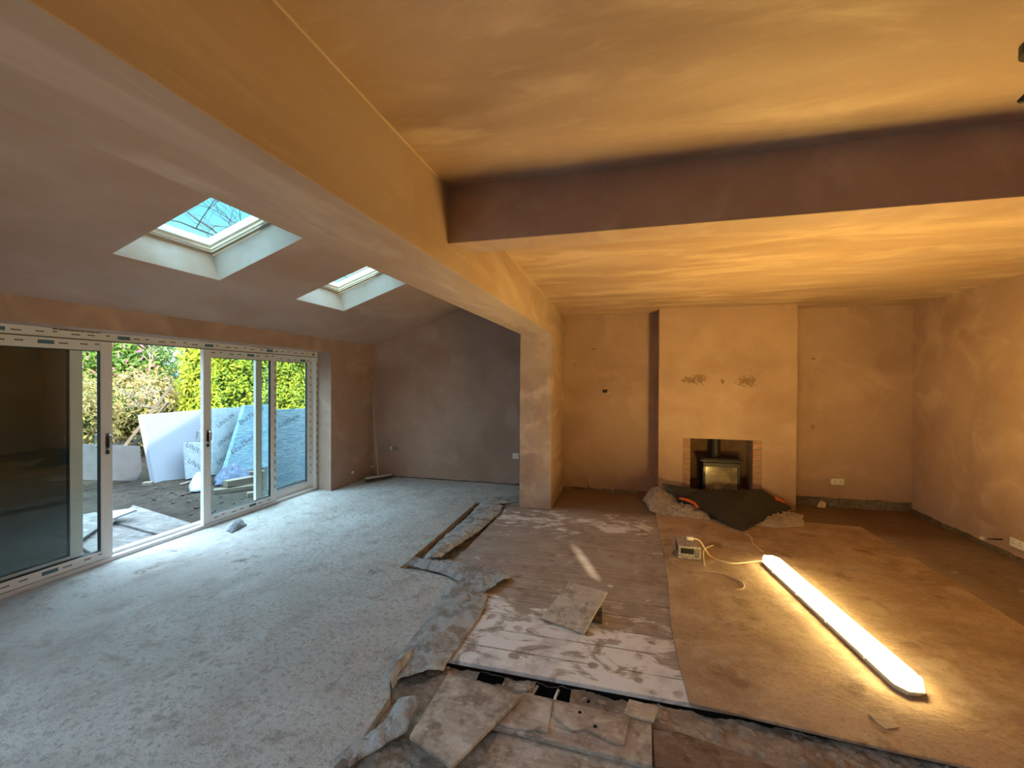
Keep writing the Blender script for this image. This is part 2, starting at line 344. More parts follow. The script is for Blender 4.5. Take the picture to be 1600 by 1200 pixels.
poly_floor('floor', fr_, -.008, -.03, M_plank)
struct(MB().box((-1.9, YF, -.5), (3.6, YB + .1, -.45)).build('floor', M_void_shade))

# left wall with the patio opening
w = MB()
w.box((-4.5, YF - .2, -.3), (-4.1, -2.0, 2.20)); w.box((-4.5, -2.0, -.3), (-4.1, .8, .9)); w.box((-4.5, .8, -.3), (-4.1, 1.44, 2.20)); w.slab([(-4.1, -2.0, 2.2), (-4.1, 5.345, 2.2), (-4.5, 5.41, 2.2), (-4.5, -2.0, 2.2)], .205)  # opening behind the camera is added to let cool daylight in
w.slab([(-4.1, 5.345, 2.2), (-4.1, YB + .2, 2.2), (-4.5, YB + .2, 2.2), (-4.5, 5.41, 2.2)], 2.5)
w.box((-4.5, YF, 2.18), (-4.3, YB + .2, 2.42))
struct(w.build('wall_left', M_wall))
struct(MB().box((-4.5, YB, -.3), (3.7, YB + .25, 3.9)).build('wall_back', M_back))
w = MB(); w.box((3.4, YF - .2, -.3), (3.65, YB + .1, 2.9)); struct(w.build('wall_right', M_wall))
w = MB(); w.box((-4.5, YF - .2, -.3), (-3.9, YF, 2.5)); w.box((-3.9, YF - .2, -.3), (-1.7, YF, .3)); w.box((-3.9, YF - .2, 2.25), (-1.7, YF, 3.9)); w.box((-1.7, YF - .2, -.3), (2.10, YF, 3.9))
w.box((2.335, YF - .2, -.3), (3.65, YF, 2.9)); w.box((2.10, YF - .2, -.3), (2.185, YF, 2.9)); w.box((2.185, YF - .2, -.3), (2.335, YF, 2.03)); w.box((2.185, YF - .2, 2.30), (2.335, YF, 2.9))  # rear opening and slit added out of view for daylight and the sun streak
struct(w.build('wall_front', M_wall))
struct(MB().slab([(-3.9, y, z) for y, z in ((-7, 2.42), (.6, 2.42), (.6, 3.75), (-1.0, 3.75), (-2.75, 2.98), (-7, 2.6))], .55, Vector((1, 0, 0))).build('wall_shade_block', M_wall))  # unseen mass, added and sloped to cast the shadow edge on the white board

struct(MB().box((-8.0, -9.5, -.2), (2.2, -7.5, 3.95)).build('wall_sun_blocker', M_wall))  # unseen block added to keep the sun out of the rear opening
struct(MB().box((-.9, .9, 2.9), (3.65, 6.67, 6.6)).build('wall_shade_block', M_wall))  # unseen mass added overhead to cut the skylight reaching the garden boards
# chimney breast with fireplace opening
CY, CX0, CX1 = 6.07, .412, 2.03
w = MB(); w.box((CX0, CY, -.02), (.715, YB, 2.6)); w.box((1.645, CY, -.02), (CX1, YB, 2.6)); w.box((.715, CY, .857), (1.645, YB, 2.6))
struct(w.build('wall_chimney', M_chim, bevel=0))
# pillar, main beam, cross beam
struct(MB().box((BX0, 5.34, -.02), (BX1, YB, 2.19)).build('pillar', M_beam, bevel=.004))
struct(MB().box((BX0, YF, 2.188), (BX1, YB, 3.4)).build('beam', M_beam, bevel=.004))
struct(MB().box((BX1 - .02, 2.10, 2.31), (3.42, 2.30, 2.75)).build('beam', M_wall, bevel=.004))
# flat ceiling
def zc(y): return 2.598 if y < 2.2 else 2.598 - (y - 2.2) * .0100
w = MB(); LX0, LX1, LY0, LY1 = -.75, 1.3, -2.3, -.5      # unseen kerbed roof opening, added to light the near floor
def cq(x0, x1, y0, y1): w.add([(x, y, zc(y) + h) for h in (0, .25) for x, y in ((x0, y0), (x1, y0), (x1, y1), (x0, y1))], [(0, 3, 2, 1), (4, 5, 6, 7), (0, 1, 5, 4), (1, 2, 6, 5), (2, 3, 7, 6), (3, 0, 4, 7)])
XA, XB = BX1 - .02, 3.42
cq(XA, XB, YF, LY0); cq(XA, LX0, LY0, LY1); cq(LX1, XB, LY0, LY1); cq(XA, XB, LY1, 2.2); cq(XA, XB, 2.2, YB + .02)
for bx in (((LX0 - .1, LY0 - .1, 2.848), (LX1 + .1, LY0, 3.25)), ((LX0 - .1, LY1, 2.848), (LX1 + .1, LY1 + .1, 3.25)), ((LX0 - .1, LY0, 2.848), (LX0, LY1, 3.25)), ((LX1, LY0, 2.848), (LX1 + .1, LY1, 3.25))): w.box(*bx)
struct(w.build('ceiling', M_ceil))
a = MB(); a.tube([(BX1 + .002, y, zc(y) - .002) for y in (YF, -1, 0, 1, 2.098)], .0045, 6); a.tube([(BX1 + .002, y, zc(y) - .002) for y in (2.302, 3.5, 5, YB - .01)], .0045, 6); struct(a.build('trim_1', M_shaft, smooth=True))
# sloping ceiling with two roof window shafts
sA, sB = (-3.35 - SX0) / math.cos(SL), (-2.49 - SX0) / math.cos(SL); S1 = (BX1 + .3 - SX0) / math.cos(SL)
ss = [-.42, sA, sB, S1]; yy = [YF - .2, -2.1, -1.2, -.8, .1, 2.13, 2.93, 3.80, 4.60, YB + .1]
def sbox(w, s0, s1, y0, y1, n0, n1):
    w.add([sp3(s, y, n) for n in (n0, n1) for (s, y) in ((s0, y0), (s1, y0), (s1, y1), (s0, y1))], [(0, 3, 2, 1), (4, 5, 6, 7), (0, 1, 5, 4), (1, 2, 6, 5), (2, 3, 7, 6), (3, 0, 4, 7)])
w = MB()
for i in range(3):
    for j in range(9):
        if i == 1 and j in (1, 3, 5, 7): continue  # the two holes behind the camera are added to let daylight in
        sbox(w, ss[i] if i else -.02, ss[i + 1], yy[j], yy[j + 1], 0, .30)
struct(w.build('ceiling', M_slope))
w = MB()
for y0, y1 in ((2.13, 2.93), (3.80, 4.60)):       # plastered linings of the shafts
    t = .004
    sbox(w, sA, sA + t, y0, y1, .001, .237); sbox(w, sB - t, sB, y0, y1, .001, .237)
    sbox(w, sA + t, sB - t, y0, y0 + t, .001, .237); sbox(w, sA + t, sB - t, y1 - t, y1, .001, .237)
struct(w.build('ceiling', M_shaft))
def ring(w, s0, s1, y0, y1, t, n0, n1):
    sbox(w, s0, s0 + t, y0, y1, n0, n1); sbox(w, s1 - t, s1, y0, y1, n0, n1)
    sbox(w, s0 + t, s1 - t, y0, y0 + t, n0, n1); sbox(w, s0 + t, s1 - t, y1 - t, y1, n0, n1)
for k, (y0, y1, lb) in enumerate(((2.13, 2.93, 'white roof window nearer the camera with bare branches behind'), (3.80, 4.60, 'smaller looking roof window farther along the sloping ceiling'))):
    t = thing('window_%d' % (k + 1), sp3(sA, y0, .26), lb, None, None, 'structure')
    a = MB(); ring(a, sA, sB, y0, y1, .026, .238, .285); a.build('frame', M_pvc, t, bevel=.003)
    a = MB(); ring(a, sA + .0045, sB - .0045, y0 + .0045, y1 - .0045, .004, .2372, .2379); ring(a, sA + .020, sB - .020, y0 + .020, y1 - .020, .006, .2365, .2379); a.build('gasket', M_pvc_d, t)
    a = MB(); ring(a, sA + .027, sB - .027, y0 + .027, y1 - .027, .016, .252, .30); ring(a, sA + .036, sB - .036, y0 + .036, y1 - .036, .03, .275, .335); a.build('sash', M_pvc, t)
    a = MB(); sbox(a, sA + .06, sB - .06, y0 + .06, y1 - .06, .325, .331); a.build('pane', M_glass_sky, t)
    a = MB(); ring(a, sA - .03, sB + .03, y0 - .03, y1 + .03, .062, .302, .36); a.build('flashing', M_pvc_d, t)

# ================================================================= PATIO DOOR
XI = -4.36
door = thing('door_1', (XI, 3.4, 0), 'white plastic sliding patio door with four glazed panels', None, None, 'structure')
Y0, Y1 = 1.44, 5.405
vents = [(px(83, 512, XI).y, px(128, 516, XI).y, px(160, 519, XI).y)]
a = MB(); ZT = 2.03
a.box((-4.48, Y0, 0), (XI, Y1, .035)); a.box((-4.48, Y0, .035), (-4.415, Y1, .06))                        # sill with tracks
a.box((-4.48, Y0, .035), (XI, Y0 + .06, ZT)); a.box((-4.48, Y1 - .065, .035), (XI, Y1, ZT))
VZ0, VZ1 = 1.985, 1.997; va, vb = px(83, 512, XI).y, px(158, 519, XI).y; vc, vd = px(399, 543, XI).y, px(427, 545.5, XI).y
a.box((-4.48, Y0 + .06, 1.925), (XI, Y1 - .065, VZ0))
for s0, s1 in ((Y0 + .06, va), (vb, vc), (vd, Y1 - .065)): a.box((-4.48, s0, VZ0), (XI, s1, VZ1))
a.box((-4.48, Y0 + .06, VZ1), (XI, Y1 - .065, ZT))
a.build('outer_frame', M_pvc, door, bevel=.003)
a = MB()
for s0, s1 in ((va, vb), (vc, vd)):
    n = 9
    for i in range(n + 1): y = s0 + (s1 - s0) * i / n; a.box((-4.40, y - .004, VZ0 - .002), (-4.37, y + .004, VZ1 + .002))
a.build('vent_grille', M_pvc, door)
a = MB(); a.box((XI - .001, Y0 + .06, 1.918), (XI + .004, Y1 - .065, 1.925)); a.build('track_gasket', M_pvc_d, door)
def panel(name, y0, y1, xo, xi, z0, z1, st=.088, handle=None, lb=None):
    t = MB(); t.box((xo, y0, z0), (xi, y0 + st, z1)); t.box((xo, y1 - st, z0), (xi, y1, z1)); t.box((xo, y0 + st, z0), (xi, y1 - st, z0 + .075)); t.box((xo, y0 + st, z1 - .085), (xi, y1 - st, z1))
    f = t.build(name, M_pvc, door, bevel=.004, label=lb); xm = (xo + xi) / 2
    g = MB(); k = .006; ya, yb_, za, zb = y0 + st, y1 - st, z0 + .075, z1 - .085
    g.box((xm - .014, ya, za), (xm + .014, ya + k, zb)); g.box((xm - .014, yb_ - k, za), (xm + .014, yb_, zb)); g.box((xm - .014, ya, za), (xm + .014, yb_, za + k)); g.box((xm - .014, ya, zb - k), (xm + .014, yb_, zb))
    g.build('gasket', M_pvc_d, f)
    g = MB(); g.box((xm - .002, ya, za), (xm + .002, yb_, zb)); g.build('pane', M_glass, f)
    if handle:
        hy, hz, sgn = handle
        h = MB(); h.tube([(xi, hy, hz + .055), (xi + .03, hy, hz + .057), (xi + .048, hy, hz + .045), (xi + .05, hy, hz), (xi + .048, hy, hz - .045), (xi + .03, hy, hz - .057), (xi, hy, hz - .055)], .0075, 8); h.box((xi, hy - .012, hz - .075), (xi + .004, hy + .012, hz + .07))
        h.build('handle', M_chrome, f, smooth=True)
        h = MB(); h.box((xi, hy - .013, hz - .05), (xi + .010, hy + .013, hz + .045)); h.box((xi, hy - .012, hz - .11), (xi + .012, hy + .012, hz - .078)); h.build('lock', M_black, f, bevel=.002)
        h = MB(); h.tube([(xo, hy, hz + .055), (xo - .095, hy, hz + .052), (xo - .1, hy, hz - .052), (xo, hy, hz - .055)], .0075, 8); h.build('handle', M_chrome, f, smooth=True)
    return f
S1y0, S1y1 = px(318, 650, XI).y, px(432, 650, XI).y
S0y1 = px(176, 650, XI).y; S0y0 = S0y1 - .99
hz = px(165, 690, XI).z
panel('sliding_panel', S0y0, S0y1, -4.405, XI, .04, 1.922, handle=(S0y1 - .042, px(164, 690, XI).z, 1))
panel('sliding_panel', S1y0, S1y1, -4.405, XI, .04, 1.922, handle=(S1y0 + .045, px(326, 682, XI).z, 1))
panel('fixed_panel', 1.50, 2.60, -4.46, -4.42, .06, 1.925)
panel('fixed_panel', px(400, 650, -4.42).y, Y1 - .065, -4.46, -4.42, .06, 1.925)
# printed protective film left on the frames
def film(zs, x, ya, yb, ph, vert=False, y=0):
    k = MB(); b = MB(); p = ya + ph; i = 0; ht = .010
    while p < yb:
        L = (.05, .04, .06)[i % 3]
        if i % 7 == 4: b.box((x, p, zs - .016), (x + .0006, min(p + .10, yb), zs + .013)); p += .13
        else:
            for q in range(4 if L > .045 else 3): k.box((x, p + q * L / 4, zs - ht / 2 + (0, .006, -.004)[i % 3]), (x + .0006, p + q * L / 4 + L / 4 * .8, zs + ht / 2 + (0, .006, -.004)[i % 3]))
            p += L + .05 + .03 * (i % 2)
        i += 1
    return k, b
K = MB(); B = MB()
for args in ((1.962, XI, Y0 + .1, Y1 - .08, .0), (1.885, XI, S0y0, S0y1 - .05, .03), (1.888, XI, S1y0 + .05, S1y1 - .03, .04), (.085, XI, S0y0, S0y1 - .1, .05), (.082, XI, S1y0 + .1, S1y1 - .05, .02), (1.868, -4.42, S1y1 + .03, Y1 - .1, .0)):
    k, b = film(*args); K.add(k.v, k.f); B.add(b.v, b.f)
z = .2
while z < 1.85:
    K.box((XI, S1y1 - .03, z), (XI + .0006, S1y1 - .018, z + .05)); K.box((-4.42, Y1 - .10, z + .04), (-4.4194, Y1 - .088, z + .08)); K.box((XI, Y1 - .03, z + .02), (XI + .0006, Y1 - .018, z + .06)); z += .105
K.build('film_marking', M_print, door); B.build('film_marking', M_blue, door)

# ================================================================= FLOOR DEBRIS, MEMBRANES, BOARDS
def height_grid(name, mat, x0, x1, y0, y1, st, zf, holes=(), kind='stuff', label=None, smooth=True):
    nx, ny = int((x1 - x0) / st) + 1, int((y1 - y0) / st) + 1; vs = []; fs = []
    for j in range(ny):
        for i in range(nx): x, y = x0 + i * st, y0 + j * st; vs.append((x, y, zf(x, y)))
    for j in range(ny - 1):
        for i in range(nx - 1):
            cx, cy = x0 + (i + .5) * st, y0 + (j + .5) * st
            if any(a < cx < b and c < cy < d for a, b, c, d in holes): continue
            k = j * nx + i; fs.append((k, k + 1, k + 1 + nx, k + nx))
    o = MB().add(vs, fs).build(name, mat, smooth=smooth); return o
def rz(x, y):
    v = noise.fractal(Vector((x * 9, y * 9, 0)), 1, 2, 4) * .018 + noise.noise(Vector((x * 31, y * 31, 4))) * .008
    return (-.040 if 2.1 < y < 2.32 else -.055) + max(-.025, min(.02, v))
o = height_grid('rubble', M_rub, -1.92, 3.4, .5, 5.42, .016, rz, holes=((-.47, -.265, 2.155, 2.30), (-.79, -.64, 2.23, 2.30)))
tag(o, 'brown mortar rubble in the trenches between the screed and the floorboards', 'rubble', None, 'stuff')
def lump(c, r, seed, mat, name, label, cat, group=None, flat=.7):
    bm = bmesh.new(); bmesh.ops.create_icosphere(bm, subdivisions=2, radius=r)
    for v in bm.verts:
        k = 1 + .8 * noise.noise(v.co * (1.6 / r) + Vector((seed * 7.1, 0, 0))); v.co = Vector((v.co.x * k, v.co.y * k * .85, v.co.z * k * flat))
    me = bpy.data.meshes.new(name); bm.to_mesh(me); bm.free(); me.materials.append(mat)
    o = bpy.data.objects.new(name, me); C.objects.link(o); o.location = (c[0], c[1], c[2] + r * flat * .75); o.rotation_euler = (0, 0, seed * 1.3); return tag(o, label, cat, group)
G = 'mortar lumps in the floor gap'
protos = [lump((0, 0, -5), .02 + .004 * i, i, M_stone, 'mortar_lump', 'pale lump of broken mortar lying in the open floor gap', 'rubble', G) for i in range(4)]
rr = random.Random(3); spots = []
for i in range(40):
    if i < 24: x = rr.uniform(-.22, 1.45); y = rr.uniform(2.13, 2.27)
    elif i < 30: x = rr.uniform(-.64, -.49); y = rr.uniform(2.17, 2.28)
    else: x = rr.uniform(-1.1, -.72); y = rr.uniform(1.5, 1.75)
    spots.append((x, y, rr.uniform(.3, .8)))
for i, (x, y, s) in enumerate(spots):
    o = protos[i] if i < 4 else protos[i % 4].copy()
    if i >= 4: C.objects.link(o)
    o.location = (x, y, rz(x, y) + .006 * s); o.scale = (s, s, s); o.rotation_euler = (0, 0, rr.uniform(0, 6))
# joists/pipes in the void
for x0, y0, x1, y1, lb in ((842, 1066, 833, 1083, 'white plastic pipe nearer the mortar block in the dark floor hole'), (873, 1071, 868, 1089, 'white plastic pipe in the middle of the dark floor hole')):
    A = pz(x0, y0, -.06); B_ = pz(x1, y1, -.06); d = (B_ - A).normalized()
    o = MB().tube([A - d * .25, A, (A + B_) / 2 + Vector((.006, 0, .004)), B_, B_ + d * .2], .008, 10).build('heating_pipe', M_white, smooth=True); tag(o, lb, 'pipe')
w = MB(); w.box((-1.0, 2.296, -.20), (3.4, 2.34, -.023)); w.box((-.60, 2.0, -.2), (-.475, 2.295, -.075)); w.box((-.262, 2.0, -.2), (-.16, 2.295, -.05)); struct(w.build('floor', M_void_shade))  # joists coloured near-black, the hole's shade put into their colour
o = MB().slab([pz(*q, -.012) for q in ((804, 1066), (823, 1070), (823, 1078), (803, 1077))], .03).build('broken_block', M_stone, bevel=.003); tag(o, 'small white chunk of block beside the dark floor hole', 'rubble')
# hole behind rubble at right of void
def board(name, P, t, mat, label, cat='board', bevel=.0015, edge=None):
    P = [Vector(p) for p in P]; o = MB().slab(P, t).build(name, mat, bevel=bevel); return tag(o, label, cat)
rag = lambda L, a, sd: [Vector(p) + Vector((noise.noise(Vector((i * 1.7, sd, 0))) * a, noise.noise(Vector((i * 1.7, sd, 9))) * a, 0)) for i, p in enumerate(L)]
# hardboard sheet
H = [(.345, 5.60), (.335, 4.6), (.325, 3.6), (.285, 2.94), (.295, 2.53), (.31, 2.285), (.6, 2.262), (.9, 2.235), (1.1, 2.22), (1.45, 2.20), (1.9, 2.18), (2.5, 2.16), (2.515, 3.2), (2.52, 4.63), (2.49, 5.57), (1.4, 5.60)]
o = MB().slab([(x, y, .014) for x, y in H], .014).build('hardboard_sheet', M_hard, bevel=.003); tag(o, 'large dusty brown hardboard sheet lying under the glowing batten light', 'board')
# boards in front of the gap
board('plywood_board', [pz(*q, .004) for q in ((820, 1082), (1018, 1127), (1019, 1196), (780, 1136), (740, 1128), (760, 1110))], .022, M_ply, 'weathered plank in front of the floor hole with broken pieces lying on it')
board('plywood_board', [pz(*q, -.024) for q in ((783, 1138), (1016, 1196), (1010, 1330), (700, 1290), (745, 1200))], .02, M_ply, 'grey weathered board in front of the plank that carries the broken pieces')
board('plywood_offcut', rag([pz(*q, .018) for q in ((819, 1084), (863, 1096), (859, 1120), (856, 1144), (842, 1139), (822, 1140), (800, 1135), (780, 1130), (772, 1124))], .004, 1), .012, M_ply, 'ragged plywood piece between the big dirty square and the holed piece', 'plywood piece')
board('plywood_offcut', rag([pz(*q, .018) for q in ((865, 1096), (925, 1109), (984, 1118), (980, 1140), (975, 1163), (958, 1158), (935, 1148), (915, 1138), (895, 1142), (880, 1130), (868, 1120))], .006, 2), .012, M_ply, 'torn plywood piece with two knot holes on the front plank', 'plywood piece')
board('plywood_offcut', [pz(*q, .02) for q in ((983, 1092), (1029, 1104), (1021, 1127), (974, 1114))], .012, M_ply2, 'small pale plywood square bridging the floor gap by the grey boards', 'plywood piece')
for q, nm in (((906, 1113), 0), ((930, 1135), 1)):
    c = pz(*q, .0195); MBx = MB().tube([c, c + Vector((0, 0, .0006))], .009, 10); o = MBx.build('knot_hole', M_void_shade); attach(o, bpy.data.objects['plywood_offcut.001'])
board('plywood_board', [pz(701, 1051, .055), pz(816, 1086, .05), pz(706, 1197, .045), pz(640, 1149, .05)], .018, M_ply, 'big dirty plywood square lying askew beside the torn membrane')
b1 = [pz(890, 909, .0), pz(949, 925, .0), pz(912, 989, .02), pz(845, 965, .02)]
b1[0] = py(890, 909, 3.10); b1[1] = py(949, 925, 3.02)
board('plywood_board', b1, .014, M_ply2, 'pale plywood offcut propped up like a ramp on the grey floorboards')
o = MB().box((-.235, 2.90, 0), (-.148, 2.945, .085)).build('timber_block', M_plank, bevel=.002); tag(o, 'short dark timber block propping up the pale plywood ramp', 'block'); o.rotation_euler.z = 0
board('cardboard_piece', rag([pz(*q, .02) for q in ((1357, 1115), (1385, 1114), (1397, 1126), (1406, 1136), (1385, 1139), (1372, 1130))], .004, 5), .006, M_hard if False else M_timber, 'small torn cardboard scrap near the close end of the batten light', 'scrap')
# membranes
def sheet(name, A, B_, nu, nv, amp, mat, label, cat, seed=0, z0=.012, fr=7., solid=.003, curl=0., parent=None, arch=0.):
    def lerp(L, t):
        t *= len(L) - 1; i = min(int(t), len(L) - 2); return L[i].lerp(L[i + 1], t - i)
    A = [Vector(p) for p in A]; B_ = [Vector(p) for p in B_]; vs = []
    for i in range(nu + 1):
        a, b = lerp(A, i / nu), lerp(B_, i / nu)
        for j in range(nv + 1):
            t = j / nv; p = a.lerp(b, t); q = Vector((p.x * fr, p.y * fr, seed * 3.3 + p.z * 4)) * 1.35
            n1 = 1 - abs(noise.noise(q)) * 2.2; n2 = noise.noise(q * 2.7) * .5; n3 = 1 - abs(noise.noise(q * 1.9 + Vector((9, 0, 0)))) * 2
            e_ = max(0, math.sin(math.pi * t)) ** .6 if curl == 0 else 1
            if arch: q = Vector((i / nu * 3.2, t * 3.2, seed)) + q * .35
            p = p + Vector((noise.noise(q * 1.3) * amp * .5, noise.noise(q * 1.3 + Vector((0, 7, 0))) * amp * .5, 0))
            eu = (max(0, math.sin(math.pi * i / nu)) ** .5) if arch else 1
            p.z += z0 + eu * amp * max(0, .40 + .55 * n1 + n2 * .6 + n3 * .4) * (.10 + .90 * e_) + curl * (t ** 3) + arch * math.sin(math.pi * t) * max(0, math.sin(math.pi * i / nu)) ** .5
            vs.append(p)
    fs = [(i * (nv + 1) + j, (i + 1) * (nv + 1) + j, (i + 1) * (nv + 1) + j + 1, i * (nv + 1) + j + 1) for i in range(nu) for j in range(nv)]
    o = MB().add(vs, fs).build(name, mat, parent, smooth=True, solid=solid)
    if label: tag(o, label, cat)
    return o
Q = lambda *L: [pz(x, y, 0) for x, y in L]
sheet('membrane_strip', Q((752, 787), (728, 812), (700, 836), (676, 858), (657, 880)), Q((785, 791), (783, 803), (748, 833), (716, 854), (690, 874)), 60, 14, .032, M_dpm, 'narrow crumpled plastic strip along the screed edge nearest the pillar', 'plastic sheet', 1)
sheet('membrane_strip', Q((632, 886), (668, 893), (700, 903), (735, 922), (752, 936)), Q((672, 879), (705, 882), (745, 888), (785, 895), (803, 907)), 50, 20, .045, M_dpm, 'folded plastic flap crossing the corner of the floorboards', 'plastic sheet', 2)
sheet('membrane_strip', Q((712, 912), (690, 935), (668, 968), (645, 1000), (622, 1030), (606, 1052), (612, 1070)), Q((764, 930), (758, 950), (742, 978), (726, 1002), (712, 1022), (700, 1042), (690, 1054)), 90, 30, .03, M_dpm, 'broad torn plastic membrane with a dark fold beside the floor gap', 'plastic sheet', 3)
sheet('membrane_strip', Q((622, 1098), (612, 1118), (590, 1142), (560, 1166), (524, 1194)), Q((659, 1106), (648, 1130), (632, 1148), (585, 1178), (545, 1206)), 60, 16, .035, M_dpm, 'rolled end of plastic membrane closest to the camera', 'plastic sheet', 4)
sheet('membrane_strip', Q((737, 782), (760, 779), (785, 776), (808, 776)), Q((742, 787), (765, 789), (790, 788), (809, 786)), 30, 10, .02, M_dpm, 'scrap of clear plastic at the foot of the pillar', 'plastic sheet', 5)
# the curled fold of the broad membrane
P0 = pz(608, 1066, .01); P1 = pz(645, 1030, .01)
sheet('fold', [pz(612, 1078, 0), pz(628, 1060, 0), pz(648, 1034, 0)], [pz(604, 1056, .05), pz(618, 1038, .10), pz(640, 1016, .06)], 26, 10, .022, M_dpm, None, None, 8, .004, 11, .003, 0, bpy.data.objects['membrane_strip.002'])
o = sheet('dust_sheet', [pz(1005, 780, .0), pz(1012, 800, 0), pz(1040, 808, 0)], [pz(1020, 772, .05), pz(1045, 776, .06), pz(1075, 782, .02)], 60, 44, .075, M_sheet, 'crumpled beige dust sheet heaped beside the chimney breast', 'dust sheet', 6, .01, 8, .004, 0, None, .09)
o = sheet('dust_sheet', [pz(1022, 800, .0), pz(1050, 808, 0), pz(1112, 815, 0)], [pz(1030, 786, .02), pz(1075, 792, .02), pz(1105, 804, .02)], 70, 34, .06, M_sheet, 'flattened pale dust sheet poking out under the dark rubber mat', 'dust sheet', 9, .01, 9, .004, 0, None, .015)
o = sheet('dust_sheet', [pz(1170, 822, .0), pz(1215, 827, 0), pz(1256, 825, 0)], [pz(1190, 806, .02), pz(1225, 802, .02), pz(1255, 806, .02)], 60, 34, .05, M_sheet, 'pale crumpled dust sheet at the right end of the dark rubber mat', 'dust sheet', 10, .01, 9, .004, 0, None, .012)
# dark rubber mat in front of the stove
M_mat = plain('rubber_mat', (.035, .037, .036), .6, .3, 0, .25, 6, .2); M_or = plain('orange_tape', (.75, .18, .05), .5); M_mat2 = plain('mat_underside', (.07, .10, .14), .55)
mat = thing('rubber_mat', (1.2, 5.6, 0), 'dark grey rubber mat with orange strips crumpled in front of the stove', 'mat')
mA = [Vector(p) for p in (py(1036, 756, 5.78), pz(1062, 781, .10), pz(1092, 797, .07), pz(1125, 814, .05), pz(1160, 830, .025))]
mB = [Vector(p) for p in (py(1060, 764, 5.95), py(1110, 769, 5.9), py(1150, 767, 5.9), py(1190, 766, 5.92), pz(1238, 796, .07))]
mF = [mA[0], mA[1], mA[2], mA[3], mA[4]]
o = sheet('mat_sheet', mF, mB, 44, 30, .03, M_mat, None, None, 12, .01, 2.6, .006, 0, mat, .03)
sheet('underside', [py(1035, 758, 5.74), pz(1052, 780, .07), pz(1070, 793, .03), pz(1096, 800, .02)], [py(1037, 755, 5.76), pz(1064, 781, .115), pz(1080, 789, .10), pz(1096, 797, .08)], 24, 4, .008, M_mat2, None, None, 13, .0, 5, .006, 0, mat)
sheet('orange_strip', [pz(1060, 784, .11), pz(1072, 787, .10), pz(1083, 792, .09), pz(1089, 799, .07)], [pz(1062, 781, .115), pz(1077, 784, .115), pz(1086, 789, .10), pz(1093, 798, .075)], 20, 3, .004, M_or, None, None, 14, .035, 5, .005, 0, mat)
sheet('orange_strip', [pz(1182, 772, .20), pz(1196, 779, .17), pz(1210, 786, .14), pz(1224, 791, .10)], [pz(1188, 771, .21), pz(1203, 777, .18), pz(1217, 783, .15), pz(1229, 790, .10)], 20, 3, .004, M_or, None, None, 15, .035, 5, .005, 0, mat)
# small things on the screed
o = sheet('plastic_wrap', [pz(354, 830, 0), pz(366, 820, 0), pz(378, 814, 0)], [pz(362, 833, 0), pz(374, 828, 0), pz(385, 821, 0)], 18, 12, .03, M_bagw, 'scrunched clear plastic wrap on the screed near the patio door', 'plastic wrap', 17, .004, 14, .002, 0, None, .04)

# ================================================================= BATTEN LIGHT
LA, LB = Vector((1.20, 4.22, 0)), Vector((1.412, 2.60, 0)); ld = (LB - LA).normalized(); lw = Vector((-ld.y, ld.x, 0)) * -1
lz = .014
lt = thing('batten_light', (*((LA + LB) / 2)[:2], lz), 'long glowing strip light lying face up on the brown hardboard', 'light')
def lprof(hw, cut, z, end=0.):
    L = (LB - LA).length; out = []
    for s, t in ((end, -hw + cut), (end + cut * 1.6, -hw), (L - end - cut * 1.6, -hw), (L - end, -hw + cut), (L - end, hw - cut), (L - end - cut * 1.6, hw), (end + cut * 1.6, hw), (end, hw - cut)): out.append(LA + ld * s + lw * t + Vector((0, 0, z + lz)))
    return out
def loft(rings):
    b = MB(); n = 8; b.add([p for r in rings for p in r], [(i * n + k, i * n + (k + 1) % n, (i + 1) * n + (k + 1) % n, (i + 1) * n + k) for i in range(len(rings) - 1) for k in range(n)] + [tuple(range(n))[::-1], tuple(range((len(rings) - 1) * n, len(rings) * n))]); return b
M_tray = plain('grey_tray', (.78, .77, .72), .5)
loft([lprof(.055, .03, 0, .03), lprof(.066, .035, .028, .005), lprof(.071, .035, .032, 0), lprof(.071, .035, .0395, 0)]).build('housing', M_tray, lt)
def m_diff():
    m = NM('lit_diffuser', .5, .3); sp_ = m.voro(26, m.map((1, .55, 1), (0, 0, .4))); dirt = m.rng(sp_, .13, .16, 0, 1)
    m.col((.8, .75, .6)); m.b.inputs['Emission Color'].default_value = (1, .63, .15, 1)
    keep = m.rng(m.noise(5), .42, .5, 1, 0); d2 = m.math('MAXIMUM', dirt, keep)
    m.l.new(m.math('MULTIPLY', m.math('ADD', m.math('MULTIPLY', d2, .999), .001), LAMP_POWER), m.b.inputs['Emission Strength']); return m.m
loft([lprof(.0665, .034, .0735, .007), lprof(.050, .03, .080, .03), lprof(.03, .018, .082, .05)]).build('diffuser', m_diff(), lt, label='glowing yellow-white diffuser')
M_rim = NM('diffuser_rim', .5, .3); M_rim.col((.8, .78, .7)); M_rim.b.inputs['Emission Color'].default_value = (1, .74, .30, 1); M_rim.b.inputs['Emission Strength'].default_value = LAMP_POWER * .24
loft([lprof(.070, .035, .040, .002), lprof(.0665, .034, .073, .007)]).build('diffuser_rim', M_rim.m, lt)
for s in (.25, .62, .98, 1.35):
    for sg in (-1, 1):
        c = LA + ld * s + lw * (.073 * sg); n_ = lw * .005; m_ = ld * .012; z_ = Vector((0, 0, lz + .046))
        MB().slab([c - n_ - m_ + z_, c + n_ - m_ + z_, c + n_ + m_ + z_, c - n_ + m_ + z_], .02).build('clip', M_tray, lt)

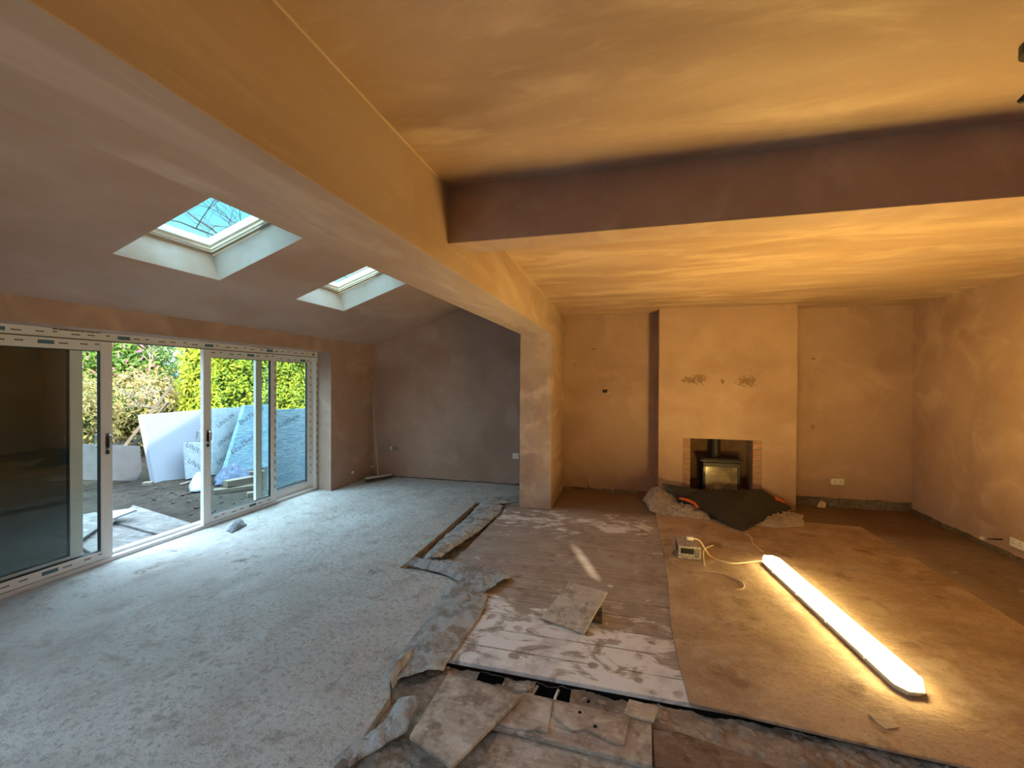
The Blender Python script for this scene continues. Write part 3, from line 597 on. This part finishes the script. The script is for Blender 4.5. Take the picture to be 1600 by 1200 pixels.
# charger box and cables
cb = thing('power_unit', (.54, 4.25, .014), 'battered paint-spattered power box feeding the strip light', 'power box')
z0 = .014; z1 = z0 + .115
c0, c1, c2, c3 = pz(1062, 877, z0), pz(1095, 880, z0), pz(1097, 866, z0) + Vector((.02, .1, 0)), pz(1052, 866, z0) + Vector((0, .14, 0))
M_box = NM('spattered_box', .6, .3); M_box.col(M_box.mix(M_box.rng(M_box.noise(60, 4, .7), .5, .6), (.30, .27, .26), (.62, .6, .56))); M_box = M_box.m
a = MB(); x0, x1, y0, y1 = .455, .645, 4.13, 4.40
a.box((x0, y0, z0), (x1, y1, z0 + .02)); a.box((x0, y0, z1 - .022), (x1, y1, z1))
for xx in (x0, x1 - .022):
    for yv in (y0, y1 - .022): a.box((xx, yv, z0 + .02), (xx + .022, yv + .022, z1 - .022))
a.box((x0 + .02, y0 + .05, z0 + .02), (x1 - .02, y1 - .02, z1 - .022)); a.box((x0 + .022, y0 + .003, z0 + .02), (x1 - .05, y0 + .012, z0 + .045))
a.build('casing', M_box, cb, bevel=.005)
a = MB(); a.box((x0 + .03, y0 + .01, z0 + .045), (x1 - .06, y0 + .05, z1 - .024)); a.box((x0 + .002, y0 + .03, z0 + .02), (x0 + .02, y1 - .03, z1 - .022)); a.build('grille', M_black, cb)
a = MB(); a.tube([(x0 + .14, y1 - .08, z1 - .001), (x0 + .14, y1 - .08, z1 + .012)], .022, 12); a.build('dial', plain('red_brown', (.22, .08, .05), .6), cb)
o = MB().box((.545, 4.28, z1), (.605, 4.33, z1 + .03)).build('mains_plug', M_white, bevel=.006); tag(o, 'white plug pushed onto the top of the power box', 'plug')
def cable(name, pts, r, mat, label, cat='cable'):
    P = [Vector(p) for p in pts]; out = []
    for i in range(len(P) - 1):
        a_, b_, c_, d_ = P[max(i - 1, 0)], P[i], P[i + 1], P[min(i + 2, len(P) - 1)]
        for k in range(8):
            t = k / 8; out.append(.5 * ((2 * b_) + (c_ - a_) * t + (2 * a_ - 5 * b_ + 4 * c_ - d_) * t * t + (3 * b_ - a_ - 3 * c_ + d_) * t ** 3))
    out.append(P[-1]); o = MB().tube(out, r, 8).build(name, mat, smooth=True); return tag(o, label, cat)
cz = .020
cable('power_cable', [(.60, 4.305, z1 + .016), (.66, 4.30, z1 - .0), (.70, 4.27, .07), pz(1110, 869, cz), pz(1125, 876, cz), pz(1145, 880, cz), pz(1165, 879, cz), pz(1185, 877, cz + .01), (1.19, 4.19, .045)], .0055, M_cable, 'cream cable running from the plug to the strip light')
cable('power_cable', [pz(1101, 884, cz), pz(1099, 870, cz), pz(1100, 860, cz + .03), pz(1106, 855, cz), pz(1114, 852, cz)], .005, M_cable, 'short cream cable loop standing beside the power box')
cable('power_cable', [(x0 + .02, y1 - .02, cz), pz(1047, 868, cz), pz(1051, 880, cz), pz(1066, 889, cz), pz(1090, 892, cz), pz(1120, 895, cz), pz(1145, 903, cz), pz(1160, 911, cz), pz(1162, 918, cz), pz(1152, 921, cz), pz(1135, 917, cz)], .0045, M_cable2, 'thin grey cable snaking in front of the power box')
cable('power_cable', [pz(1165, 834, cz), pz(1174, 840, cz), pz(1176, 848, cz), pz(1184, 856, cz), pz(1192, 862, cz)], .0045, M_cable, 'pale cable end between the rubber mat and the strip light')

# ================================================================= STOVE
w = MB(); w.box((.715, CY + .002, -.01), (.809, YB - .02, .857)); o = w.build('wall_cheek_left', M_brick, bevel=.006); struct(o)
w = MB(); w.box((1.545, CY + .002, -.01), (1.645, YB - .02, .857)); o = w.build('wall_cheek_right', M_brick, bevel=.006); struct(o)
struct(MB().box((.809, YB - .03, -.01), (1.545, YB - .001, .857)).build('wall_fireback', M_soot))
sv = thing('wood_stove', (1.19, 6.2, 0), 'black wood-burning stove with glazed door inside the brick fireplace', 'stove')
a = MB(); a.box((.965, 6.12, .07), (1.415, 6.375, .56)); a.build('firebox', M_black, sv, bevel=.008)
a = MB(); a.box((.93, 6.085, .56), (1.45, 6.385, .585)); a.box((.95, 6.10, .585), (1.43, 6.38, .60)); a.build('top_plate', M_black, sv, bevel=.006)
a = MB(); a.tube([(1.14, 6.26, .60), (1.14, 6.26, .63)], .078, 24); a.tube([(1.14, 6.26, .63), (1.14, 6.26, .857)], .064, 24); a.build('flue_pipe', M_flue, sv, smooth=False)
d = MB()
for q in ((.972, .13, 1.408, .185), (.972, .49, 1.408, .545), (.972, .185, 1.0, .49), (1.375, .185, 1.408, .49)): d.box((q[0], 6.10, q[1]), (q[2], 6.12, q[3]))
d = d.build('stove_door', M_black, sv, bevel=.004)
M_sglass = NM('stove_glass_reflect', .12, .9); M_sglass.col(M_sglass.mix(M_sglass.rng(M_sglass.noise(6), .4, .6), (.36, .30, .17), (.18, .15, .09))); M_sglass = M_sglass.m  # yellowish window reflection put into the glass colour
a = MB(); a.box((1.0, 6.108, .185), (1.375, 6.114, .49)); a.build('door_glass', M_sglass, d)
a = MB(); a.box((1.0, 6.1065, .375), (1.375, 6.108, .380)); [a.box((1.0 + i * .047, 6.1065, .352), (1.015 + i * .047, 6.108, .357)) for i in range(8)]; [a.box((1.005 + i * .04, 6.1065, .187), (1.02 + i * .04, 6.108, .195 + .01 * (i % 3))) for i in range(9)]; a.build('baffle_line', M_black, d)
a = MB(); a.box((.975, 6.096, .125), (1.40, 6.102, .131)); a.build('door_trim', M_chrome, d, label='thin bright lower trim')
a = MB(); a.tube([(.985, 6.085, .42), (.985, 6.08, .455), (.985, 6.085, .49)], [.010, .016, .010], 10); a.tube([(.985, 6.10, .455), (.985, 6.08, .455)], .006, 8); a.build('door_handle', M_white, d, smooth=True, label='pale door handle')
a = MB(); a.tube([(.975, 6.088, .26), (.975, 6.088, .34)], .007, 8); a.box((.970, 6.09, .28), (.980, 6.10, .29)); a.build('latch', M_chrome, d)
for xx in (.98, 1.37):
    for yv in (6.13, 6.33): MB().box((xx, yv, 0), (xx + .03, yv + .03, .07)).build('leg', M_black, sv)

# ================================================================= WALL FITTINGS
def socket(loc, ax, w_, h_, d_, label, ngang=2, mat=M_white):
    t = thing('wall_socket', loc, label, 'socket'); x, y, z = loc; f = MB()
    if ax == 'y': f.box((x - w_ / 2, y - d_, z - h_ / 2), (x + w_ / 2, y, z + h_ / 2))
    else: f.box((x - d_, y - w_ / 2, z - h_ / 2), (x, y + w_ / 2, z + h_ / 2))
    f = f.build('faceplate', mat, t, bevel=.006)
    for i in range(ngang):
        g = MB()
        o_ = (i - (ngang - 1) / 2) * w_ / ngang
        for dx, dz, sx, sz in ((0, .014, .003, .006), (-.012, -.008, .005, .003), (.012, -.008, .005, .003)):
            if ax == 'y': g.box((x + o_ + dx - sx, y - d_ - .0006, z + dz - sz), (x + o_ + dx + sx, y - d_, z + dz + sz))
            else: g.box((x - d_ - .0006, y + o_ + dx - sx, z + dz - sz), (x - d_, y + o_ + dx + sx, z + dz + sz))
        g.build('pin_slots', M_black, t)
    return t
socket((2.603, YB, .333), 'y', .145, .085, .035, 'white double socket on the back wall right of the chimney breast')
socket((3.4, 4.885, .165), 'x', .145, .082, .03, 'white double socket low on the right wall')
socket((-1.635, YB, .445), 'y', .10, .085, .012, 'white socket beside the pillar in the far plaster wall', 1)
t = thing('wall_back_box', (-3.70, YB, .47), 'open metal back box with loose wires in the far left plaster wall', 'socket box')
a = MB(); a.box((-3.76, YB - .006, .44), (-3.64, YB, .505)); a.build('metal_box', plain('galvanised', (.25, .24, .22), .5, .5, .4), t)
a = MB(); a.box((-3.765, YB - .03, .445), (-3.745, YB - .006, .505)); a.build('wire_ends', M_white, t)
t = thing('wall_back_box', (-.281, YB, 1.445), 'small metal cable box on the back wall left of the chimney', 'socket box')
a = MB(); a.box((-.34, YB - .004, 1.43), (-.27, YB, 1.475)); a.build('metal_box', M_flue, t)
a = MB(); a.box((-.275, YB - .02, 1.41), (-.225, YB, 1.455)); a.build('clip', plain('galv2', (.4, .38, .36), .4, .5, .5), t, bevel=.004)
o = MB().tube([(-.52, YB - .03, 0), (-.52, YB - .03, .20)], .011, 12).build('copper_pipe', M_brass, smooth=True); tag(o, 'short copper pipe rising from the floor in the left alcove', 'pipe')
o = MB().box((.385, 6.24, .30), (.411, 6.275, .40)).build('pipe_tail', plain('pink', (.65, .35, .32), .6), bevel=.008); tag(o, 'small pink tag on the shaded side of the chimney breast', 'pipe tail')
for q, lb in (((550, 738), 'white pipe cap low on the left wall nearer the patio door'), ((583, 728), 'white pipe cap low on the left wall beside the broom')):
    c = px(*q, -4.1); c.y = min(c.y, 6.37); o = MB().tube([(-4.1, c.y, c.z), (-4.075, c.y, c.z)], .018, 12).build('capped_pipe', M_white); tag(o, lb, 'pipe cap')
c = px(1537, 841, 3.4); o = MB().tube([(3.4, c.y, c.z), (3.38, c.y, c.z)], .018, 12).build('capped_pipe', M_white); tag(o, 'white pipe cap low on the right wall near the socket', 'pipe cap')
A = px(1544, 842, 3.395); B_ = px(1566, 843, 3.385); o = MB().tube([A, (A + B_) / 2, B_], .006, 8).build('pipe_tail', M_black, smooth=True); tag(o, 'dark pipe stub beside the white cap on the right wall', 'pipe tail')
# broken plaster foot along the back wall
def strip(name, x0, x1, y, zt, seed):
    vs = []; n = int((x1 - x0) / .03)
    for i in range(n + 1):
        x = x0 + (x1 - x0) * i / n; h = zt + .02 * noise.noise(Vector((x * 6, seed, 0))) + .012 * noise.noise(Vector((x * 21, seed, 0)))
        vs += [(x, y - .012 - .008 * noise.noise(Vector((x * 15, 3, seed))), -.002), (x, y - .010, h), (x, y + .01, h)]
    return MB().add(vs, [(i * 3 + k, i * 3 + 3 + k, i * 3 + 4 + k, i * 3 + 1 + k) for i in range(n) for k in (0, 1)]).build(name, m_rubble('bare_block', (.14, .12, .10), (.28, .25, .22)), smooth=True)
struct(strip('baseboard_back', 2.03, 3.4, YB, .115, 1)); struct(strip('baseboard_alcove', -.9, .41, YB, .035, 2)); struct(strip('baseboard_annex', -4.1, -1.32, YB, .018, 3))
vs = []; n = 120
for i in range(n + 1):
    y = -2 + (YB + 2) * i / n; h = .045 + .02 * noise.noise(Vector((y * 5, 8, 0))) + .015 * noise.noise(Vector((y * 19, 8, 0))); vs += [(3.385, y, -.002), (3.39, y, h), (3.41, y, h)]
struct(MB().add(vs, [(i * 3 + k, i * 3 + 1 + k, i * 3 + 4 + k, i * 3 + 3 + k) for i in range(n) for k in (0, 1)]).build('baseboard_right', m_rubble('foot', (.10, .075, .05), (.22, .17, .13)), smooth=True))
lump((2.42, 6.36, 0), .045, 3, plain('cream_lump', (.72, .62, .48), .8), 'filler_lump', 'cream lump of filler at the foot of the back wall right of the chimney', 'lump', None, .9)
lump(pz(1237, 785, 0), .05, 5, M_stone, 'filler_lump', 'brownish lump beside the right corner of the dark rubber mat', 'lump', None, .8)
# broom
br = thing('broom', (-3.83, 6.15, 0), 'wide broom leaning in the corner of the far left plaster walls', 'broom')
hA, hB = pz(571, 753, .02), pz(611, 746, .02); hd = (hB - hA).normalized(); hn = Vector((-hd.y, hd.x, 0))
M_brm = plain('broom_wood', (.46, .40, .34), .7); M_brs = plain('broom_bristle', (.07, .06, .055), .9, .1, 0, .3, 60, .8)
a = MB().slab([hA + hn * .03 + Vector((0, 0, .07)), hA - hn * .03 + Vector((0, 0, .07)), hB - hn * .03 + Vector((0, 0, .07)), hB + hn * .03 + Vector((0, 0, .07))], .03); a.build('head', M_brm, br, bevel=.006)
a = MB().slab([hA + hn * .025 + Vector((0, 0, .041)), hA - hn * .025 + Vector((0, 0, .041)), hB - hn * .025 + Vector((0, 0, .041)), hB + hn * .025 + Vector((0, 0, .041))], .041); a.build('bristles', M_brs, br)
mid = (hA + hB) / 2; a = MB().tube([mid + Vector((0, 0, .03)), Vector((-4.075, 6.34, 1.33))], .012, 10); a.build('handle', M_brm, br, smooth=True)
# ceiling spot just entering the frame
cs = thing('ceiling_spotlight', (1.19, 1.64, 2.598), 'black ceiling spotlight at the right edge in front of the cross beam', 'light')
a = MB().tube([(1.16, 1.62, 2.597), (1.16, 1.62, 2.565)], .045, 20); a.build('base', M_black, cs); MB().tube([(1.16, 1.62, 2.565), (1.165, 1.64, 2.53), (1.16, 1.66, 2.47), (1.145, 1.67, 2.45)], .009, 8).build('arm', M_black, cs, smooth=True)

# ================================================================= OUTSIDE
ZG = -.12
def gz(x, y): return ZG + noise.fractal(Vector((x * 1.7, y * 1.7, 0)), 1, 2, 4) * .03 + noise.noise(Vector((x * 9, y * 9, 3))) * .012
o = height_grid('ground', M_ground, -16, -4.5, -3, 18, .12, gz); struct(o)
struct(MB().box((-45, -30, -.7), (45, 60, -.55)).build('ground', M_ground))
def face_board(name, pts, t, mat, label, cat='insulation board', parent=None):
    P = [Vector(p) for p in pts]; n = (P[1] - P[0]).cross(P[2] - P[0]).normalized()
    if n.dot(EYE - P[0]) < 0: n = -n; P.reverse()
    b = MB(); b.slab(P, t, n); o = b.build(name, mat, None, bevel=.004); tag(o, label, cat); return o, P[0], n
def letter(txt, at_px, to_px, size, plane, parent, mat=M_ink, mirror=False):
    p0, n = plane; a_ = pp(*at_px, p0, n); b_ = pp(*to_px, p0, n); u = (b_ - a_).normalized(); v = n.cross(u).normalized()
    cu = bpy.data.curves.new('lettering', 'FONT'); cu.body = txt; cu.size = size; cu.extrude = .0006; cu.space_character = 1.15; cu.materials.append(mat)
    o = bpy.data.objects.new('lettering', cu); C.objects.link(o)
    m = Matrix((u, v, n)).transposed().to_4x4(); m.translation = a_ + n * .0015
    bpy.context.view_layer.update(); me = bpy.data.meshes.new_from_object(o); bpy.data.objects.remove(o)
    o = bpy.data.objects.new('lettering', me); C.objects.link(o); o.parent = parent; o.matrix_world = m; return o
# boards standing on the soil, each leaning a few degrees back from the house
def upright(name, quad, X, lean, t, mat, label, cat='insulation board', dy=0.):
    n = Vector((math.cos(lean), dy, math.sin(lean))).normalized(); p0 = Vector((X, 5.8, ZG))
    P = [pp(x, y, p0, n) for x, y in quad]
    b = MB(); b.slab(P, t, n if (P[1] - P[0]).cross(P[2] - P[0]).dot(n) > 0 else n); o = b.build(name, mat, None, bevel=.004); tag(o, label, cat); return o, p0, n
upright('paving_slab', [(120, 693), (219, 697), (222, 735), (213, 752), (120, 750)], -8.05, .12, .05, M_slate, 'grey slab board standing behind the white insulation board', 'slab')
upright('insulation_board', [(222, 648), (345, 638), (345, 736), (243, 757)], -7.45, .10, .12, M_wboard, 'big plain white insulation board catching a patch of sunlight', dy=-.10)
o, p0, n = upright('insulation_board', [(287, 692), (322, 690), (324, 741), (292, 749)], -7.22, .10, .04, M_foilw, 'small foil insulation board leaning on the big white one', dy=-.10)
letter('UNILIN', (289, 697), (314, 710), .11, (p0, n), o); letter('UNILIN', (292, 722), (317, 737), .11, (p0, n), o)
o, p0, n = upright('insulation_board', [(336, 638), (384, 636), (384, 742), (330, 742)], -7.10, .08, .05, M_foilw, 'pale foil insulation board seen just beyond the right sliding handle')
for a_, b_ in (((341, 669), (366, 650)), ((342, 698), (366, 678)), ((341, 727), (364, 708))): letter('UNILIN', a_, b_, .11, (p0, n), o)
o, p0, n = upright('insulation_board', [(383, 633), (424, 632), (420, 742), (350, 740)], -6.85, .08, .08, M_foil, 'blue foil insulation board with printed letters in the middle of the row')
letter('EcoTherm', (375, 664), (404, 646), .13, (p0, n), o); letter('EcoTherm', (363, 711), (394, 688), .14, (p0, n), o)
o, p0, n = upright('insulation_board', [(428, 640), (484, 638), (486, 755), (424, 769)], -5.35, .06, .08, M_foil, 'blue foil insulation board standing farthest right behind the fixed pane')
letter('EcoTherm', (436, 668), (472, 650), .10, (p0, n), o)
# timber lengths
M_timber_o = m_wood('weathered_timber', (.12, .095, .07), (.19, .165, .13), (.22, .2, .17), False, stains='none')
# timber lengths
def beam3(name, A, B_, w_, h_, mat, label, cat='timber'):
    A, B_ = Vector(A), Vector(B_)
    if A.z > .8: B_ = A + (B_ - A) * ((ZG + .02 - A.z) / (B_.z - A.z))          # leaning lengths reach down to the soil
    d_ = (B_ - A).normalized(); s_ = d_.cross(Vector((0, 0, 1))).normalized() * w_ / 2; u_ = s_.cross(d_).normalized() * h_ / 2
    v = [p + a_ * s_ + b_ * u_ for p in (A, B_) for a_, b_ in ((-1, -1), (1, -1), (1, 1), (-1, 1))]
    o = MB().add(v, [(0, 1, 2, 3), (7, 6, 5, 4), (0, 4, 5, 1), (1, 5, 6, 2), (2, 6, 7, 3), (3, 7, 4, 0)]).build(name, mat, bevel=.003); return tag(o, label, cat)
beam3('timber_plank', px(268, 603, -8.3), px(188, 706, -8.75), .10, .05, M_timber_o, 'long pale plank leaning diagonally above the white board')
beam3('timber_plank', px(262, 628, -8.4), px(205, 700, -8.8), .16, .04, M_timber_o, 'darker wide plank just below the long leaning plank')
for i, (a_, b_, w_, h_, z_, lb) in enumerate((((334, 768), (398, 760), .12, .06, .03, 'pale sawn timber at the foot of the rubble heap'), ((352, 756), (396, 748), .14, .09, .12, 'thick sawn timber on top of the heap of offcuts'), ((386, 773), (408, 770), .10, .06, .03, 'short timber end lying closest to the right sliding door'), ((360, 740), (412, 737), .10, .04, .10, 'thin batten resting against the blue board'), ((224, 756), (238, 755), .12, .05, .03, 'cream timber wedge under the corner of the white board'), ((283, 757), (298, 753), .05, .03, .02, 'little yellow wood scrap on the bare soil'))):
    beam3('timber_offcut', pz(*a_, ZG + z_), pz(*b_, ZG + z_), w_, h_, M_timber_o, lb)
sheet('rubble_bag', [(-6.35, 5.45, ZG), (-6.2, 5.65, ZG), (-6.1, 5.9, ZG)], [(-6.75, 5.8, ZG), (-6.7, 6.1, ZG), (-6.6, 6.4, ZG)], 20, 20, .07, M_bagb, 'dark blue plastic bag heaped in front of the insulation boards', 'bag', 21, .02, 5, .003, 0, None, .18)
sheet('rubble_bag', [pz(294, 771, ZG), pz(308, 771, ZG), pz(325, 768, ZG)], [pz(299, 762, ZG), pz(310, 752, ZG), pz(325, 748, ZG)], 20, 20, .06, M_bagw, 'white plastic bag on the soil beside the sliding door stile', 'bag', 22, .02, 5, .003, 0, None, .14)
# timber walkway boards outside
M_walk = m_wood('white_washed_board', (.09, .075, .065), (.15, .15, .15), (.21, .22, .23), True, .30, stains='dust')
for i, (L, lb) in enumerate((([(178, 815), (208, 789), (298, 817), (262, 838)], 'large paint-washed sheet on the soil outside the open door'), ([(262, 839), (177, 812), (120, 850), (178, 882)], 'muddy white board nearest the threshold outside the open door'), ([(60, 815), (150, 800), (172, 812), (100, 860)], 'white board on the soil behind the left sliding panel'))):
    board('walkway_board', [pz(x, y, ZG + (.055, .03, .08)[i]) for x, y in L], .02, M_walk, lb)
board('walkway_board', [pz(170, 812, ZG + .11), pz(213, 796, ZG + .20), pz(205, 794, ZG + .19), pz(160, 800, ZG + .13)], .02, M_wboard, 'small tilted white offcut lying on the washed sheet')
# dark board against the outer face of the leftmost fixed pane
o = MB().box((-4.54, .9, -.1), (-4.515, px(124, 650, -4.515).y - .01, 2.02)).build('hoarding_board', plain('dark_board', (.035, .027, .02), .6, .3, 0, .3, 2), bevel=.002); tag(o, 'dark board covering the outside of the leftmost fixed pane', 'board')
# scattered stones on the soil
sp_ = [lump((0, 0, -5), .04, i + 11, M_stone_o, 'garden_stone', 'broken brick or stone lying on the bare garden soil', 'stone', 'stones on the garden soil') for i in range(3)]
for i in range(70):
    o = sp_[i] if i < 3 else sp_[i % 3].copy()
    if i >= 3: C.objects.link(o)
    x = rr.uniform(-7.3, -4.9); y = rr.uniform(4.2, 5.6) + max(0, (-5 - x)) * .1; s = rr.uniform(.25, .8); o.location = (x, y, gz(x, y) + .012 * s); o.scale = (s, s, s); o.rotation_euler = (0, 0, rr.uniform(0, 6))

# vegetation ------------------------------------------------------
def leafmesh(name, pts, size, mat, parent, rnd, flat=.5):
    vs = []; fs = []
    for p, nrm in pts:
        a_ = rnd.uniform(0, 6.28); s = size * rnd.uniform(.6, 1.4)
        d_ = Vector((rnd.gauss(0, 1), rnd.gauss(0, 1), rnd.gauss(0, 1))) * flat + nrm; d_.normalize()
        u = d_.orthogonal().normalized(); u.rotate(Matrix.Rotation(a_, 3, d_)); v = d_.cross(u)
        b = len(vs); q = p + d_ * s * .2
        vs += [p - u * s, p - v * s * .38 + d_ * s * .1, p + u * s, p + v * s * .38 + d_ * s * .1]; fs.append((b, b + 1, b + 2, b + 3))
    return MB().add(vs, fs).build(name, mat, parent)
rv = random.Random(11)
def blob_pts(c, r, n, rnd):
    out = []
    c = Vector(c)
    for _ in range(n):
        d_ = Vector((rnd.gauss(0, 1), rnd.gauss(0, 1), rnd.gauss(0, 1))).normalized(); k = rnd.uniform(.55, 1.05) * (1 + .25 * noise.noise(d_ * 2.5 + c))
        out.append((c + Vector((d_.x * r[0], d_.y * r[1], d_.z * r[2])) * k, d_))
    return out
def core(c, r, mat, parent, name='inner_growth'):
    bm = bmesh.new(); bmesh.ops.create_icosphere(bm, subdivisions=3, radius=1)
    for v in bm.verts: k = .62 + .1 * noise.noise(v.co * 3); v.co = Vector((v.co.x * r[0] * k + c[0], v.co.y * r[1] * k + c[1], v.co.z * r[2] * k + c[2]))
    me = bpy.data.meshes.new(name); bm.to_mesh(me); bm.free(); me.materials.append(mat); o = bpy.data.objects.new(name, me); C.objects.link(o); attach(o, parent); return o
def stems(parent, base, top, n, spread, mat, rnd, r0=.03, name='stem'):
    b = MB()
    for i in range(n):
        a_ = Vector(base) + Vector((rnd.uniform(-.1, .1), rnd.uniform(-.1, .1), 0)); e_ = Vector(top) + Vector((rnd.uniform(-spread, spread), rnd.uniform(-spread, spread), rnd.uniform(-.2, .2)))
        mdl = (a_ + e_) / 2 + Vector((rnd.uniform(-.1, .1), rnd.uniform(-.1, .1), 0)); b.tube([a_, mdl, e_], [r0, r0 * .7, r0 * .3], 6)
    return b.build(name, mat, parent)
# clipped yellow-green conifer hedge
hg = thing('conifer_hedge', (-9.6, 11, ZG), 'tall bright yellow-green hedge behind the insulation boards', 'hedge')
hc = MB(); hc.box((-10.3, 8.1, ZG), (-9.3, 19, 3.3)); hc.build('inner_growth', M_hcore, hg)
pts = []
for _ in range(26000):
    y = rv.uniform(7.9, 18.5); z = ZG + rv.random() ** .9 * 3.6; x = -9.15 + .16 * noise.noise(Vector((y * 2.2, z * 2.2, 0))) + rv.uniform(-.15, .06); pts.append((Vector((x, y, z)), Vector((.7, -.35, .5)).normalized()))
for _ in range(3500):
    x = rv.uniform(-10.4, -9.2); z = ZG + rv.random() * 3.5; y = 8.0 + .15 * noise.noise(Vector((x * 2, z * 2, 4))) + rv.uniform(-.1, .1); pts.append((Vector((x, y, z)), Vector((.2, -1, .3)).normalized()))
leafmesh('foliage', pts, .055, M_hedge, hg, rv, .55)
def shrub(name, c, r, n, size, lm, label, cat='shrub', stem=True):
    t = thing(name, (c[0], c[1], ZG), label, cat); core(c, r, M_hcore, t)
    leafmesh('foliage', blob_pts(c, r, n, rv), size, lm, t, rv)
    if stem: stems(t, (c[0], c[1], ZG), c, 4, r[0] * .4, M_bark, rv)
    return t
shrub('garden_shrub', (-10.6, 5.7, .85), (1.0, 1.05, 1.05), 6500, .05, M_brownl, 'ochre and brown shrub seen through the open doorway beside the handle')
shrub('garden_shrub', (-11.0, 7.6, .85), (1.0, 1.15, 1.0), 6500, .05, M_brownl, 'yellow-brown shrub behind the long leaning plank')
shrub('garden_shrub', (-10.2, 4.0, 1.0), (1.0, 1.0, 1.25), 6000, .05, M_hedge, 'yellow-green shrub seen through the left sliding panel glass')
shrub('garden_shrub', (-11.5, 9.6, .7), (.9, 1.0, .95), 4000, .05, m_leaf('yellow_leaf', [(.7, .6, .08), (.8, .7, .15), (.5, .45, .08)]), 'golden yellow shrub under the bare tree')
fc = px(190, 562, -12.2)
ft = shrub('flowering_tree', (fc.x, fc.y, 2.0), (1.1, 1.25, 1.2), 7000, .07, M_greenl, 'green leafy tree with pink blossom at the top of the doorway view', 'tree')
leafmesh('blossom', blob_pts((fc.x + .35, fc.y - .3, 2.05), (.95, .9, .9), 190, rv), .07, M_pink, ft, rv)
shrub('fir_tree', (-16.5, 10.6, 1.1), (1.5, 2.2, 1.45), 8000, .09, M_firl, 'dark blue-green fir in the distance behind the shrubs', 'tree')
shrub('fir_tree', (-15.5, 14.4, 1.1), (1.5, 1.5, 1.3), 5000, .09, M_firl, 'low dark fir glimpsed beneath the bare tree', 'tree')
# bare trees
def bare(name, base, height, lean, label, mat, rnd, depth=5, r0=.06, spread=.55, twist=1., first=.35):
    b = MB()
    def grow(p, d_, L, r, k):
        n_ = 3; pts_ = [p]; q = p.copy(); dd = d_.copy()
        for _ in range(n_): dd = (dd + Vector((rnd.gauss(0, .16), rnd.gauss(0, .16), rnd.gauss(0, .1)))).normalized(); q = q + dd * L / n_; pts_.append(q.copy())
        b.tube(pts_, [r * (1 - .38 * i / n_) for i in range(n_ + 1)], 5 if k > 1 else 3, False)
        if k == 0: return
        for m_ in range(rnd.choice((2, 3, 3))):
            nd = (dd + Vector((rnd.gauss(0, spread), rnd.gauss(0, spread), rnd.gauss(.12, spread * .7)))).normalized(); grow(pts_[-1 - (m_ % 2)], nd, L * rnd.uniform(.62, .86), r * .60, k - 1)
    grow(Vector(base), Vector(lean).normalized(), height * first, r0, depth); t = thing(name, base, label, 'tree'); b.build('branches', mat, t); return t
bare('bare_tree', (-9.9, 7.6, ZG), 2.6, (0, .1, 1), 'small leafless tree with pale branches behind the white board', M_bark, random.Random(5), 5, .05, .5)
bare('bare_tree', (-10.5, 8.6, ZG), 2.6, (.1, .1, 1), 'twiggy leafless sapling just left of the tall hedge', M_bark, random.Random(9), 5, .04, .5)
bare('bare_tree', (-12.6, 11.2, ZG), 10.0, (.10, -.05, 1), 'tall leafless tree whose branches fill the nearer roof window', M_bark2, random.Random(21), 7, .13, .5)
